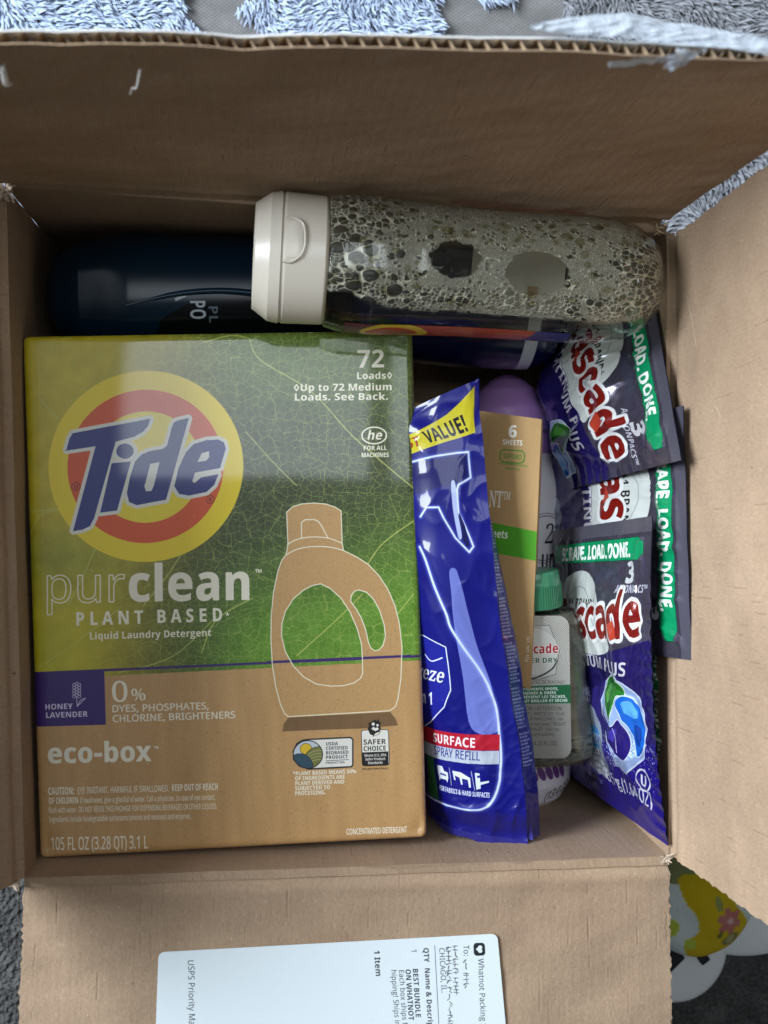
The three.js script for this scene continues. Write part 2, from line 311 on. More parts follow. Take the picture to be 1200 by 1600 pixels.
// ---------------------------------------------------------------- the shipping box
const RIM = 0.155, NW = at(10, 292, RIM), NE = at(1041, 364, RIM), SE = at(1045, 1338, RIM), SW = at(38, 1372, RIM);
const box = thing('shipping_box', 'open brown corrugated shipping box with raised flaps, full of household goods', 'cardboard box', V(0.005, 0, 0));
{
  const F = { NW: V(-0.149, 0, -0.152), NE: V(0.155, 0, -0.148), SE: V(0.156, 0, 0.15), SW: V(-0.147, 0, 0.153) };
  const uvm = (L, H, o) => (u, v) => [(u * L + o) / TILE, (v * H + o * 0.7) / TILE];
  part('bottom_panel', slabGeo(8, 8, (u, v) => bilin([F.NW, F.NE, F.SE, F.SW])(u, v).add(V(0, 0.0008, 0)), 0.004, uvm(0.3, 0.3, 0.1)), M.card, box);
  const wall = (a, b, fa, fb, o, bow = 0) => {
    const L = a.distanceTo(b), f = bilin([b, a, fa, fb]), n = b.clone().sub(a).cross(V(0, -1, 0)).normalize();
    part('side_wall', slabGeo(24, 12, (u, v) => f(u, v).addScaledVector(n, bow * Math.sin(Math.PI * u) * Math.sin(v * 2.4) + 0.0006 * noise(u * 9, v * 5, o * 40)), 0.004, uvm(L, RIM, o)), M.card, box);
  };
  wall(NE, NW, F.NE, F.NW, 0.02, -0.002); wall(SE, NE, F.SE, F.NE, 0.11); wall(SW, SE, F.SW, F.SE, 0.17, -0.0015); wall(NW, SW, F.NW, F.SW, 0.23, -0.003);
  // a flap: inner liner (the part), outer liner and the wavy paper between them
  const flap = (a, b, ta, tb, o, { warp = () => 0, rag = 0.0006, label, P = 0.0052, T = 0.0042, jag = () => 0 } = {}) => {
    const L = a.distanceTo(b), H = a.distanceTo(ta), base = bilin([a, b, tb, ta]);
    const nrm = ta.clone().sub(a).cross(b.clone().sub(a)).normalize(); // towards the inside of the box or up
    const f = (u, v) => {
      const r = Math.min(1, Math.min(u, 1 - u) * 25), e = rag * (noise(v * 60, u < 0.5 ? 3 : 9, o * 90) + 0.6 * noise(v * 190, u < 0.5 ? 3 : 9, o)) * (1 - r);
      const p = base(u + (u < 0.5 ? e : -e) / L, v * (1 + 0.004 * noise(u * 30, 1, o * 9) * v) + jag(u) * v);
      return p.addScaledVector(nrm, warp(u, v) + 0.0009 * noise(u * 7, v * 5, o * 50) + 0.0004 * noise(u * 26, v * 18, o * 31) - 0.0013 * Math.exp(-Math.pow((v * H - 0.004) / 0.0022, 2)) + 0.0006 * Math.exp(-Math.pow((v * H - 0.0095) / 0.003, 2)));
    };
    const shift = (d) => (u, v) => f(u, v).addScaledVector(nrm, -d);
    const m = part('flap', slabGeo(90, 90, f, 0.00045, uvm(L, H, o)), M.card, box, true, label);
    part('outer_liner', slabGeo(60, 30, (u, v) => shift(T)(u, 0.03 + 0.97 * v), 0.0006, uvm(L, H, o + 0.05)), M.outer, m);
    const n = Math.round(L / P) * 8;
    const fl = gridGeo(n, 6, (u, v) => f(u, 0.03 + v * 0.9685).addScaledVector(nrm, -(T / 2 + 0.0002) + (T / 2 - 0.0004) * Math.sin(u * L / P * Math.PI * 2)), uvm(L, H, o));
    part('fluting', fl, M.fluting, m);
    return m;
  };
  const topN = 0.307;
  const dent = (u) => { const x = lerp(0.155, -0.15, u); return -0.02 * Math.exp(-Math.pow((x + 0.043) / 0.012, 2)) * 0.8 + 0.006 * noise(x * 30, 2) + 0.003 * noise(x * 120, 5); };
  const north = flap(at(1030, 352, RIM), NW, V(0.178, topN, -0.1612), V(-0.155, topN, -0.1572), 0.31, { jag: dent, warp: (u, v) => -0.003 * Math.sin(u * 3.1) * v, label: 'shaded flap with bare wavy corrugation along its top edge' });
  const east = flap(at(1046, 1336, RIM), at(1046, 374, RIM), V(0.182, 0.305, 0.156), V(0.179, 0.305, -0.163), 0.05, { warp: (u, v) => 0.002 * Math.sin(u * 5) * v, rag: 0.0012, label: 'sunlit flap with torn crease lines' });
  flap(NW, SW, V(-0.222, 0.289, -0.156), V(-0.216, 0.289, 0.156), 0.13, { rag: 0.001 });
  const south = flap(SW, SE, at(24, 1600, 0.158).setZ(0.302).add(V(-0.002, 0, 0)), V(0.158, 0.159, 0.30), 0.21, { rag: 0.0014, label: 'flap folded flat carrying the packing slip' });
  // crease lines cracked into the east flap, torn paper at the corners
  const onE = (px, py) => { const d = at(px, py, 0).sub(camera.position), p0 = at(1046, 900, RIM), n = V(0.15, -0.025, 0).normalize(); const t = p0.sub(camera.position).dot(n) / d.dot(n); return camera.position.clone().addScaledVector(d, t).add(V(-0.0004, 0, 0)); };
  const crack = (pts, r) => { const c = pts.map(([x, y]) => onE(x, y)); part('crease_crack', tube(c.map((p, i) => p.add(V(0.0004 + 0.0002 * Math.sin(i * 9), 0, 0.0006 * Math.sin(i * 5)))), r * 0.9, 60, 5), M.crack, east); };
  crack([[1062, 425], [1074, 470], [1085, 520], [1092, 565], [1107, 615]], 0.00035);
  crack([[1107, 612], [1112, 628], [1122, 642], [1136, 668], [1152, 700]], 0.0005);
  const scrap = (name, pts, s, mat, parent, n = 6) => { // a crumpled bit of torn liner
    const gs = [];
    for (let k = 0; k < n; k++) { const a = rr(0, 6.3), l = s * rr(0.6, 1.4), w = s * rr(0.25, 0.5), tilt = rr(-0.8, 1.2); const g = gridGeo(4, 6, (u, v) => V((u - 0.5) * w * (1 - 0.7 * v) + 0.15 * s * noise(v * 4, k, u), tilt * v * l * 0.6 + 0.2 * s * noise(u * 3, v * 4, k), v * l)); g.rotateY(a); g.translate(pts.x + rr(-1, 1) * s * 0.5, pts.y + rr(0, 0.6) * s, pts.z + rr(-1, 1) * s * 0.5); gs.push(g); }
    return part(name, mergeGeometries(gs), mat, parent);
  };
  scrap('torn_corner', NW.clone().add(V(0.0, 0.001, 0.002)), 0.0055, M.torn, box, 14);
  scrap('torn_corner', SW.clone().add(V(-0.003, 0.001, 0.001)), 0.003, M.torn, box, 10);
  scrap('torn_corner', at(1040, 1340, RIM + 0.001), 0.0032, M.torn, box, 14);
  scrap('torn_corner', at(1030, 357, RIM), 0.004, M.fluting, box, 9);
  const fib = new THREE.MeshStandardMaterial({ color: new THREE.Color().setRGB(0.75, 0.73, 0.68), roughness: 0.9, side: THREE.DoubleSide });
  const onN = (px, py, dz = 0) => { const zn = -0.1575, d = at(px, py, 0).sub(camera.position), t = (zn - camera.position.z) / d.z; return camera.position.clone().addScaledVector(d, t).add(V(0, 0, dz)); };
  for (const g of [tube([onN(2, 104), onN(8, 112, 0.004), onN(16, 122, 0.002)], 0.0007), tube([onN(5, 102), onN(12, 116, 0.003)], 0.0005), tube([onN(219, 104, 0.001), onN(213, 118, 0.004), onN(207, 128, 0.002), onN(204, 138, 0.002)], 0.00032)]) part('paper_fibre', g, fib, north);
  // second layer of board folded in at the north-east corner
  part('inner_edge', tube([at(925, 332, RIM - 0.002), at(975, 338, RIM), at(1010, 350, RIM - 0.001), at(1032, 366, RIM - 0.002)], 0.0013, 30, 6), M.card, box);
  // clear packing tape, crumpled over the top edge of the north flap
  const tapeM = new THREE.MeshPhysicalMaterial({ color: 0xe9f2fa, roughness: 0.3, transmission: 0.5, thickness: 0, side: THREE.DoubleSide });
  const tb = [[828, 42, 44], [850, 34, 50], [920, 24, 56], [985, 21, 60], [1040, 34, 68], [1100, 42, 74], [1160, 52, 80], [1230, 68, 92]];
  const tapeEdge = (i, k) => { const a = tb[i]; const p = at(a[0], k ? a[2] : a[1], topN + (k ? 0.003 : 0.001 + 0.004 * noise(i * 1.7, 3))); return p; };
  const tape = gridGeo(70, 14, (u, v) => { const x = u * (tb.length - 1), i = Math.min(tb.length - 2, Math.floor(x)), f = x - i; const A = tapeEdge(i, 0).lerp(tapeEdge(i + 1, 0), f), B = tapeEdge(i, 1).lerp(tapeEdge(i + 1, 1), f); const p = A.lerp(B, v); p.y += 0.0012 * Math.sin(v * Math.PI) + 0.001 * noise(u * 6, v * 1.5, 2) + 0.0012 * Math.pow(1 - Math.abs(noise(u * 7 + v * 2, v * 2.4 - u * 3, 5)), 10); return p; });
  part('packing_tape', tape, tapeM, north, true, 'crumpled clear tape on the flap edge');
  const tail = gridGeo(20, 6, (u, v) => { const a = onN(lerp(1060, 1105, v), lerp(66, 66, v), 0.002), b = onN(lerp(1035, 1055, v), lerp(92, 96, v), 0.003); const p = a.lerp(b, u); p.z += 0.002 * noise(u * 5, v * 5, 4); return p; });
  part('packing_tape', tail, tapeM, north);
  const smear = gridGeo(24, 4, (u, v) => { const a = onN(lerp(950, 1075, u), 88 - 14 * u + 10 * v + 3 * noise(u * 6, 2), 0.0018 + 0.0012 * noise(u * 14, v * 3, 8)); return a; });
  part('packing_tape', smear, tapeM, north);
  // white address sticker on the south flap
  const Q = [[247, 1490], [778, 1461], [796, 1666], [240, 1700]];
  const pr = new Print(1200, 470, projective(Q, 1200, 470)); pr.fill('#dfe9ea');
  const down = (s, x, y, size, o = {}) => pr.text(s, x, y, size, { deg: 88.5, fill: '#2c3236', style: 'normal', ...o });
  pr.rrect(740, 1475, 18, 19, 5, '#22282b', { deg: -2 }); pr.ellipse(750.5, 1481.5, 3.6, 3.2, '#dfe9ea'); pr.ellipse(750.5, 1486.5, 3.6, 3.2, '#dfe9ea'); pr.poly([[750, 1478.5], [750, 1489.5], [743.5, 1484]], '#dfe9ea'); 
  down('Whatnot Packing Slip', 747, 1498, 12.5); down('To:', 724, 1478, 12.5);
  // the addressee's lines are kept as unreadable strokes
  const scrawl = (x, y0, y1, s) => { for (let y = y0; y < y1;) { const l = rr(2, 5); pr.poly([[x, y], [x + rr(-s, s) * 0.5, y + l]], null, { stroke: 'rgba(44,50,54,0.75)', lw: rr(1, 2), close: false }); if (rnd() > 0.3) pr.poly([[x - s / 2, y + 1], [x + s / 2, y + rr(0, 2)]], null, { stroke: 'rgba(44,50,54,0.7)', lw: 1.1, close: false }); y += l + rr(0.8, 2.4); if (rnd() > 0.88) y += 4; } };
  scrawl(727.5, 1500, 1546, 8); scrawl(711, 1479, 1553, 8); scrawl(700.5, 1481, 1640, 8);
  down('CHICAGO, IL.', 686, 1482, 11.5);
  pr.poly([[679, 1479], [684, 1690]], null, { stroke: '#5b6469', lw: 1, close: false });
  down('QTY', 661, 1482, 11.5, { style: 'bold' }); down('Name & Description', 662, 1512, 11.5, { style: 'bold' });
  down('1', 642, 1484, 11.5); down('BEST BUNDLE', 643, 1513, 11.5, { style: 'bold' }); down('ON WHATNOT', 631.5, 1514, 11.5, { style: 'bold' });
  down('Each box ships fr', 621, 1515, 11.5); down('hipping! Ships in', 609, 1515, 11.5); down('1 Item', 583, 1486, 12.5, { style: 'bold' }); down('USPS Priority Mail®', 291, 1501, 13);
  const slipTop = Q.map(([x, y]) => at(x, y, 0.1585)), sf = bilin(slipTop);
  const sMat = new THREE.MeshStandardMaterial({ map: pr.tex(), roughness: 0.42 });
  const shp = new THREE.Shape(), w = 1, h = 1, rx = 0.022, ry = 0.05;
  shp.moveTo(rx, 0); shp.lineTo(1 - rx, 0); shp.quadraticCurveTo(1, 0, 1, ry); shp.lineTo(1, 1); shp.lineTo(0, 1); shp.lineTo(0, ry); shp.quadraticCurveTo(0, 0, rx, 0);
  const eg = new THREE.ExtrudeGeometry(shp, { depth: 1, bevelEnabled: false, curveSegments: 8 }), ep = eg.attributes.position, eu = eg.attributes.uv;
  for (let i = 0; i < ep.count; i++) { const u = ep.getX(i), v = ep.getY(i), k = ep.getZ(i), p = sf(u, v), yf = lerp(lerp(0.155, 0.159, clamp((p.z - 0.152) / 0.148)), 0.159, 0) + 0.0008; ep.setXYZ(i, p.x, yf + k * 0.0003, p.z); eu.setXY(i, u, 1 - v); }
  eg.computeVertexNormals();
  part('packing_slip', eg, sMat, south, true, 'white packing slip with small dark print');
}

// ---------------------------------------------------------------- laundry detergent carton
{
  const TOP = 0.13, C = at(32, 520, TOP).add(at(645, 517, TOP)).add(at(666, 1310, TOP)).add(at(65, 1345, TOP)).multiplyScalar(0.25);
  const w = 0.185, d = 0.2475, h = TOP - 0.003, rot = 1.65 * Math.PI / 180;
  const t = thing('detergent_carton', 'large green and kraft laundry detergent carton with round yellow and orange logo', 'detergent box', V(C.x, 0.003, C.z)); t.rotation.y = rot;
  const Q = [[32, 520], [645, 517], [666, 1310], [65, 1345]], W = 1416, H = 1888, map = projective(Q, W, H), P = new Print(W, H, map), x = P.x;
  // background: leaf photograph above, kraft board below
  const split = (px) => 1054 - (px - 55) * 0.043;
  const inv = projective([[0, 0], [W, 0], [W, H], [0, H]].map((p) => p), 1, 1); // canvas -> 0..1
  const leafAt = (px, py) => {
    const L = [178, 160, 22], DG = [50, 60, 28], BG = [98, 152, 36], YG = [150, 150, 32], TG = [92, 118, 40];
    const mix = (a, b, k) => a.map((v, i) => lerp(v, b[i], k));
    let c = mix(L.map((v) => v * 1.12), DG, sstep(120, 400, px + (py - 700) * 0.12 + 20 * fbm(px / 90, py / 90, 2)));
    c = mix(c, TG, sstep(700, 520, py) * sstep(250, 420, px) * 0.8);
    c = mix(c, [190, 182, 26], sstep(860, 1020, py) * sstep(190, 60, px));
    c = mix(c, BG, sstep(780, 1010, py + (px - 400) * 0.25) * sstep(200, 420, px) * 0.85);
    c = mix(c, YG, sstep(780, 860, py) * sstep(960, 860, py) * sstep(240, 100, px) * 0.8);
    const m = fbm(px / 26, py / 26, 8, 3) * 26; return c.map((v) => v + m);
  };
  const im = x.createImageData(W, H), D = im.data, sx = 613 / W, sy = 810 / H;
  for (let j = 0, k = 0; j < H; j++) for (let i = 0; i < W; i++, k += 4) {
    const px = 32 + i * sx + j / H * 30, py = 520 + j * sy - i / W * j / H * 33, g = py < split(px) - 4 ? 1 : 0; let c;
    if (g) {
      c = leafAt(px, py);
      const wx = px + 14 * fbm(px / 40, py / 40, 1), wy = py + 14 * fbm(px / 40, py / 40, 5);
      const a = voronoi(wx / 36, wy / 31, 5), b = voronoi(wx / 13, wy / 12, 8), e = voronoi(wx / 4.6, wy / 4.4, 3);
      const v = 0.5 * sstep(0.035, 0.01, a[1] - a[0]) + 0.34 * sstep(0.12, 0.03, b[1] - b[0]) + 0.2 * sstep(0.25, 0.05, e[1] - e[0]);
      const k2 = clamp(v * (0.55 + 0.45 * sstep(60, 300, px)), 0, 0.62); c = [lerp(c[0], 178, k2), lerp(c[1], 190, k2), lerp(c[2], 96, k2)];
    } else {
      const f = fbm(i / 3, j / 12, 2, 3) * 18 + (hash2(i, j, 3) - 0.5) * 16 + fbm(i / 40, j / 300, 7, 2) * 16 + (hash2(i >> 2, j >> 2, 15) > 0.998 ? -40 : 0);
      c = [193 + f, 152 + f * 0.95, 99 + f * 0.8];
    }
    D[k] = c[0]; D[k + 1] = c[1]; D[k + 2] = c[2]; D[k + 3] = 255;
  }
  x.setTransform(1, 0, 0, 1, 0, 0); x.putImageData(im, 0, 0);
  const cream = '#efe9d3', vein = 'rgba(196,200,106,0.75)';
  // the main veins of the leaf
  const z3 = zoomMap(0, 500, 1.765), z4 = zoomMap(0, 920, 1.765);
  for (const [p, lw] of [[[[75, 525], [160, 520], [330, 480], [520, 400]], 2.6], [[[80, 600], [110, 540], [160, 525]], 2], [[[265, 630], [235, 700], [190, 790]], 2], [[[520, 620], [470, 700], [400, 790]], 2.2], [[[690, 50], [720, 110], [860, 200], [980, 330], [1140, 470]], 2], [[[560, 60], [640, 40], [690, 50]], 1.8], [[[680, 310], [760, 400], [820, 460]], 1.8], [[[1140, 560], [1040, 640], [960, 790]], 2], [[[70, 150], [130, 240], [180, 280]], 1.6], [[[70, 380], [130, 440]], 1.4]]) P.poly(z3(p), null, { stroke: vein, lw: lw, close: false, curve: true });
  for (const [p, lw] of [[[[100, 225], [200, 160], [330, 60]], 1.6], [[[560, 180], [600, 90], [700, 30]], 2], [[[330, 235], [480, 190], [600, 80]], 1.6], [[[820, 190], [930, 90], [1000, 20]], 1.8], [[[1060, 120], [1140, 20]], 1.8]]) P.poly(z4(p), null, { stroke: vein, lw, close: false, curve: true });
  P.poly([[40, split(40)], [670, split(670)]], null, { stroke: '#3c2668', lw: 4, close: false });
  P.poly([[50, 1054], [165, 1049.5], [168, 1134.5], [50, 1138]], '#35196b');
  // round emblem and lettering
  const zl = zoomMap(60, 560, 3.529);
  P.ellipse(230, 729, 153, 151, '#f0d51f'); P.ellipse(229, 729, 122.5, 121, '#de5720'); P.ellipse(229, 730, 87.5, 88, '#f0da2e');
  const letters = [
    [[190, 410], [617, 333], [602, 372], [575, 402], [535, 425], [425, 455], [308, 880], [285, 925], [245, 943], [197, 951], [320, 478], [157, 501], [173, 440]],
    [[408, 580], [509, 571], [435, 838], [347, 849]],
    [[770, 345], [829, 331], [706, 780], [620, 795], [548, 809], [506, 792], [494, 745], [510, 660], [537, 572], [572, 532], [622, 512], [690, 502], [716, 482], [740, 385], [752, 355]],
    [[1004, 606], [866, 630], [850, 678], [858, 692], [872, 690], [902, 662], [993, 646], [972, 700], [930, 738], [835, 757], [782, 748], [757, 708], [778, 612], [820, 520], [862, 476], [930, 456], [995, 452], [1026, 468], [1034, 502]],
  ];
  for (const l of letters) P.poly(zl(l), '#e4e4d8', { stroke: '#e4e4d8', lw: 13 });
  P.ellipse(60 + 480 / 3.529, 560 + 510 / 3.529, 20, 18, '#e4e4d8');
  for (const l of letters) P.poly(zl(l), '#28317f', { stroke: '#28317f', lw: 1.5 });
  P.ellipse(60 + 480 / 3.529, 560 + 510 / 3.529, 13.6, 12, '#28317f');
  P.poly(zl([[620, 582], [672, 572], [642, 700], [628, 733], [597, 735], [588, 708]]), '#e4e4d8');
  P.poly(zl([[905, 524], [945, 514], [946, 548], [930, 567], [880, 574]]), '#e4e4d8');
  P.ellipse(119, 760, 6.5, 6.5, null, { stroke: '#5b1c0c', lw: 1 }); P.text('U', 119, 763.6, 10, { align: 'center', fill: '#5b1c0c' });
  P.ellipse(330, 782, 6.3, 6.3, null, { stroke: '#5b1c0c', lw: 1 }); P.text('R', 330, 785.5, 9.5, { align: 'center', fill: '#5b1c0c' });
  P.text('72', 558, 576, 39, { w: 44, fill: cream }); P.text('Loads◊', 557, 594, 15, { w: 57, fill: cream });
  P.text('◊Up to 72 Medium', 459, 612, 15.5, { w: 156, fill: cream }); P.text('Loads. See Back.', 460, 627, 15.5, { w: 149, fill: cream });
  P.ellipse(585, 683, 19, 13, null, { stroke: cream, lw: 2.2 }); P.text('he', 585, 689.5, 20, { align: 'center', fill: cream, skew: 0.2 });
  P.text('FOR ALL', 568, 706, 9.5, { w: 37, fill: cream }); P.text('MACHINES', 565, 717, 9.5, { w: 43, fill: cream });
  P.text('pur', 68, 943, 79, { w: 131, fill: 'rgba(0,0,0,0)', stroke: cream, lw: 1.8, style: 'normal', deg: -0.5 });
  P.text('clean', 200, 941.5, 79, { w: 199, fill: cream, deg: -0.7, stroke: cream, lw: 1.2 }); P.text('™', 400, 903, 16, { w: 11, fill: cream });
  P.text('P L A N T   B A S E D', 119, 979, 29, { w: 235, fill: cream, deg: -1.6, stroke: cream, lw: 0.4 }); P.text('*', 354, 968, 12, { fill: cream });
  P.text('Liquid Laundry Detergent', 141, 1001, 15.5, { w: 194, fill: cream, deg: -1.5 });
  P.text('HONEY', 72, 1111, 12, { w: 44, deg: -1.9, fill: '#d9d0e6' }); P.text('LAVENDER', 73, 1124, 12, { w: 67, deg: -1.9, fill: '#d9d0e6' });
  for (let k = 0; k < 5; k++) for (const s of [-1, 0, 1]) P.ellipse(122 + s * 4, 1070 + k * 4.6 + (s ? 2 : 0), 2.4, 2.2, null, { stroke: '#d9d0e6', lw: 1 });
  P.poly([[122, 1092], [123, 1106], [136, 1093], [128, 1096], [123, 1106]], null, { stroke: '#d9d0e6', lw: 1.1, close: false });
  P.text('0', 176, 1099, 45, { w: 28, font: 'serif', style: 'normal', fill: cream, deg: -1.9, stroke: cream, lw: 0.5 }); P.text('%', 207, 1097, 26, { w: 24, font: 'serif', fill: cream, deg: -1.9 });
  P.text('DYES, PHOSPHATES,', 177, 1115, 15, { w: 154, deg: -1.9, fill: cream, style: 'normal', stroke: cream, lw: 0.35 }); P.text('CHLORINE, BRIGHTENERS', 178, 1130.5, 15, { w: 195, deg: -1.9, fill: cream, style: 'normal', stroke: cream, lw: 0.35 });
  P.text('eco-box', 76, 1195, 43, { w: 165, deg: -1.4, fill: cream, stroke: cream, lw: 0.8 }); P.text('™', 243, 1176, 11, { w: 8, fill: cream });
  P.text('CAUTION:', 78, 1244.5, 16, { w: 42, deg: -1.6, fill: cream }); P.text('EYE IRRITANT. HARMFUL IF SWALLOWED.', 124, 1242.5, 14, { w: 145, deg: -1.6, fill: cream, style: 'normal' }); P.text('KEEP OUT OF REACH', 271, 1238, 14.5, { w: 73, deg: -1.6, fill: cream });
  P.text('OF CHILDREN', 79, 1258.5, 13.5, { w: 47, deg: -1.6, fill: cream }); P.text('If swallowed, give a glassful of water. Call a physician. In case of eye contact,', 128, 1257, 12, { w: 214, deg: -1.6, fill: cream, style: 'normal' });
  P.text('flush with water. DO NOT REUSE THIS PACKAGE FOR DISPENSING BEVERAGES OR OTHER LIQUIDS.', 79, 1272.5, 12, { w: 268, deg: -1.6, fill: cream, style: 'normal' }); P.text('Ingredients include biodegradable surfactants (anionic and nonionic) and enzymes.', 80, 1287, 12, { w: 225, deg: -1.6, fill: cream, style: 'normal' });
  P.text('105 FL OZ (3.28 QT) 3.1 L', 82, 1331, 28, { w: 154, deg: -1.4, fill: cream, style: 'normal', stroke: cream, lw: 0.5 });
  P.text('CONCENTRATED DETERGENT', 542, 1305, 12.5, { w: 94, deg: -2.3, fill: cream, style: 'normal', stroke: cream, lw: 0.3 });
  ['*PLANT BASED MEANS 34%', 'OF INGREDIENTS ARE', 'PLANT DERIVED AND', 'SUBJECTED TO', 'PROCESSING.'].forEach((s, k) => P.text(s, 459 + (k ? 3.5 : 0), 1213.5 + k * 7.7, 8.6, { w: [99, 78, 77, 55, 48][k], deg: -2.3, fill: cream }));
  // bottle drawing in outline; its windows show the leaf again
  const zb = zoomMap(400, 770, 4.104), line = '#f0ebcf';
  const body = zb([[202, 133], [240, 98], [300, 80], [375, 75], [450, 82], [510, 102], [549, 128], [555, 335], [565, 382], [650, 425], [720, 470], [790, 545], [845, 630], [890, 735], [918, 850], [935, 1000], [928, 1200], [908, 1335], [890, 1385], [855, 1407], [215, 1445], [190, 1425], [165, 1370], [135, 1260], [112, 1120], [102, 950], [104, 800], [118, 650], [148, 505], [172, 440], [198, 408], [210, 340]]);
  const hole = zb([[420, 595], [480, 625], [550, 690], [605, 775], [650, 880], [678, 980], [684, 1080], [685, 1170], [672, 1200], [630, 1230], [560, 1248], [480, 1250], [390, 1236], [310, 1190], [245, 1120], [195, 1030], [170, 930], [172, 850], [195, 770], [245, 690], [310, 635], [365, 606]]);
  const grip = zb([[660, 635], [710, 650], [755, 695], [795, 770], [822, 860], [830, 930], [815, 990], [790, 1018], [765, 1025], [738, 1008], [722, 970], [705, 890], [675, 810], [640, 750], [610, 710], [612, 670], [635, 642]]);
  x.save(); x.setTransform(1, 0, 0, 1, 0, 0);
  { const keep = canvas(W, H), kx = keep.getContext('2d'); kx.drawImage(P.c, 0, 0);
    P.path(body); x.fillStyle = '#c19963'; x.fill();
    x.save(); P.path(body); x.clip(); for (let k = 0; k < 9000; k++) { const p = map(rr(420, 640), rr(785, 1130)); x.fillStyle = rnd() > 0.5 ? 'rgba(206,168,112,0.28)' : 'rgba(104,72,36,0.24)'; x.fillRect(p[0], p[1], 2, rr(2, 6)); } x.restore();
    for (const hh of [hole, grip]) { x.save(); P.path(hh); x.clip(); x.drawImage(keep, 0, 0); x.restore(); } }
  P.poly([[420, split(420) - 1], [640, split(640) - 1]], null, { stroke: '#3c2668', lw: 4, close: false }); x.restore();
  P.poly(zb([[215, 1450], [860, 1415], [895, 1460], [910, 1500], [700, 1520], [400, 1530], [175, 1540], [185, 1490]]), 'rgba(52,34,20,0.5)');
  P.poly(body, null, { stroke: line, lw: 1.5 }); P.poly(hole, null, { stroke: line, lw: 1.5 }); P.poly(grip, null, { stroke: line, lw: 1.5 });
  P.poly(zb([[208, 340], [260, 312], [330, 296], [400, 294], [480, 305], [556, 335]]), null, { stroke: line, lw: 1.5, close: false, curve: true });
  P.poly(zb([[200, 408], [260, 375], [330, 359], [410, 355], [490, 362], [565, 382]]), null, { stroke: line, lw: 1.5, close: false, curve: true });
  P.poly(zb([[297, 300], [296, 200], [320, 182], [380, 182], [405, 195], [425, 225], [466, 300]]), null, { stroke: line, lw: 1.5, close: false });
  // two badges
  const zd = zoomMap(440, 1120, 5.4545);
  P.poly(zd([[230, 205], [590, 188], [610, 205], [610, 420], [598, 435], [240, 455], [160, 430], [112, 375], [110, 300], [140, 240], [185, 212]]), '#e9e6da', { stroke: '#23232a', lw: 2.2 });
  x.save(); P.path(Array.from({ length: 40 }, (_, k) => [440 + 232 / 5.4545 + 22.2 * Math.cos(k * Math.PI / 20), 1120 + 332 / 5.4545 + 21 * Math.sin(k * Math.PI / 20)])); x.clip();
  P.fill('#c5cdd0'); P.ellipse(440 + 215 / 5.4545, 1120 + 285 / 5.4545, 9, 8.6, '#dcb928', { stroke: '#333', lw: 0.7 }); P.ellipse(440 + 330 / 5.4545, 1120 + 380 / 5.4545, 23, 21, '#77783f', { stroke: '#333', lw: 0.9 });
  for (let k = 1; k < 5; k++) P.ellipse(440 + 330 / 5.4545, 1120 + (380 + k * 26) / 5.4545, 23, 20, null, { stroke: '#b9b58a', lw: 0.8 });
  P.ellipse(440 + 165 / 5.4545, 1120 + 440 / 5.4545, 20, 21, '#33505f', { stroke: '#222', lw: 0.9 }); x.restore();
  P.ellipse(440 + 232 / 5.4545, 1120 + 332 / 5.4545, 22.6, 21.4, null, { stroke: '#23232a', lw: 1.4 });
  ['USDA', 'CERTIFIED', 'BIOBASED', 'PRODUCT'].forEach((s, k) => P.text(s, 440 + 382 / 5.4545, 1120 + (256 + k * 38) / 5.4545, 7.2, { w: [19, 34.5, 35.5, 34.5][k], deg: -2, fill: '#2c3540' }));
  P.poly(zd([[385, 386], [575, 375]]), null, { stroke: '#2c3540', lw: 0.8, close: false }); P.text('PRODUCT 34%', 510.5, 1195.5, 4.4, { w: 29, deg: -2, fill: '#2c3540' });
  P.rrect(564.8, 1143.2, 42, 55.5, 4, '#e9e6da', { stroke: '#1d1d1d', lw: 1, deg: -1.8 });
  P.poly(zd([[688, 315], [908, 305], [910, 415], [895, 425], [700, 430], [690, 420]]), '#1f1c1a');
  P.poly(zd([[735, 72], [795, 38], [820, 48], [822, 34], [830, 34], [832, 55], [852, 68], [838, 75], [845, 115], [825, 160], [790, 175], [755, 160], [735, 115], [750, 80]]), '#211e1b');
  P.ellipse(583.3, 1133.5, 2.6, 2.6, '#e9e6da'); P.ellipse(590, 1135.5, 2, 2, '#e9e6da'); P.poly(zd([[765, 115], [783, 95], [800, 108], [815, 100], [832, 118], [800, 135]]), '#e9e6da'); P.poly(zd([[780, 178], [800, 150], [845, 135], [830, 160]]), '#e9e6da', { stroke: '#211e1b', lw: 0.5 });
  P.text('SAFER', 568, 1165.5, 11, { w: 35, deg: -1.8, fill: '#1f1c1a' }); P.text('CHOICE', 568, 1175.5, 10.5, { w: 35.5, deg: -1.8, fill: '#1f1c1a' });
  ['Meets U.S. EPA', 'Safer Product', 'Standards'].forEach((s, k) => P.text(s, 586.5, 1183.8 + k * 5.8, 5.6, { w: [34, 31, 23][k], deg: -1.8, align: 'center', fill: '#e9e6da' })); P.text('epa.gov/saferchoice', 566, 1204.6, 4.4, { w: 41, deg: -1.5, fill: '#1f1c1a' });
  // scuffs in the print, worn edges
  for (let k = 0; k < 420; k++) { const e = k % 4, q2 = rnd(), m = Math.abs(rr(-1, 1) * rr(0, 9)), c = e < 2 ? [(e ? W - m : m), q2 * H] : [q2 * W, e === 2 ? m : H - m]; x.fillStyle = rnd() > 0.35 ? 'rgba(228,212,170,0.55)' : 'rgba(70,52,30,0.4)'; x.fillRect(c[0], c[1], e < 2 ? rr(1, 3) : rr(2, 16), e < 2 ? rr(2, 16) : rr(1, 3)); }
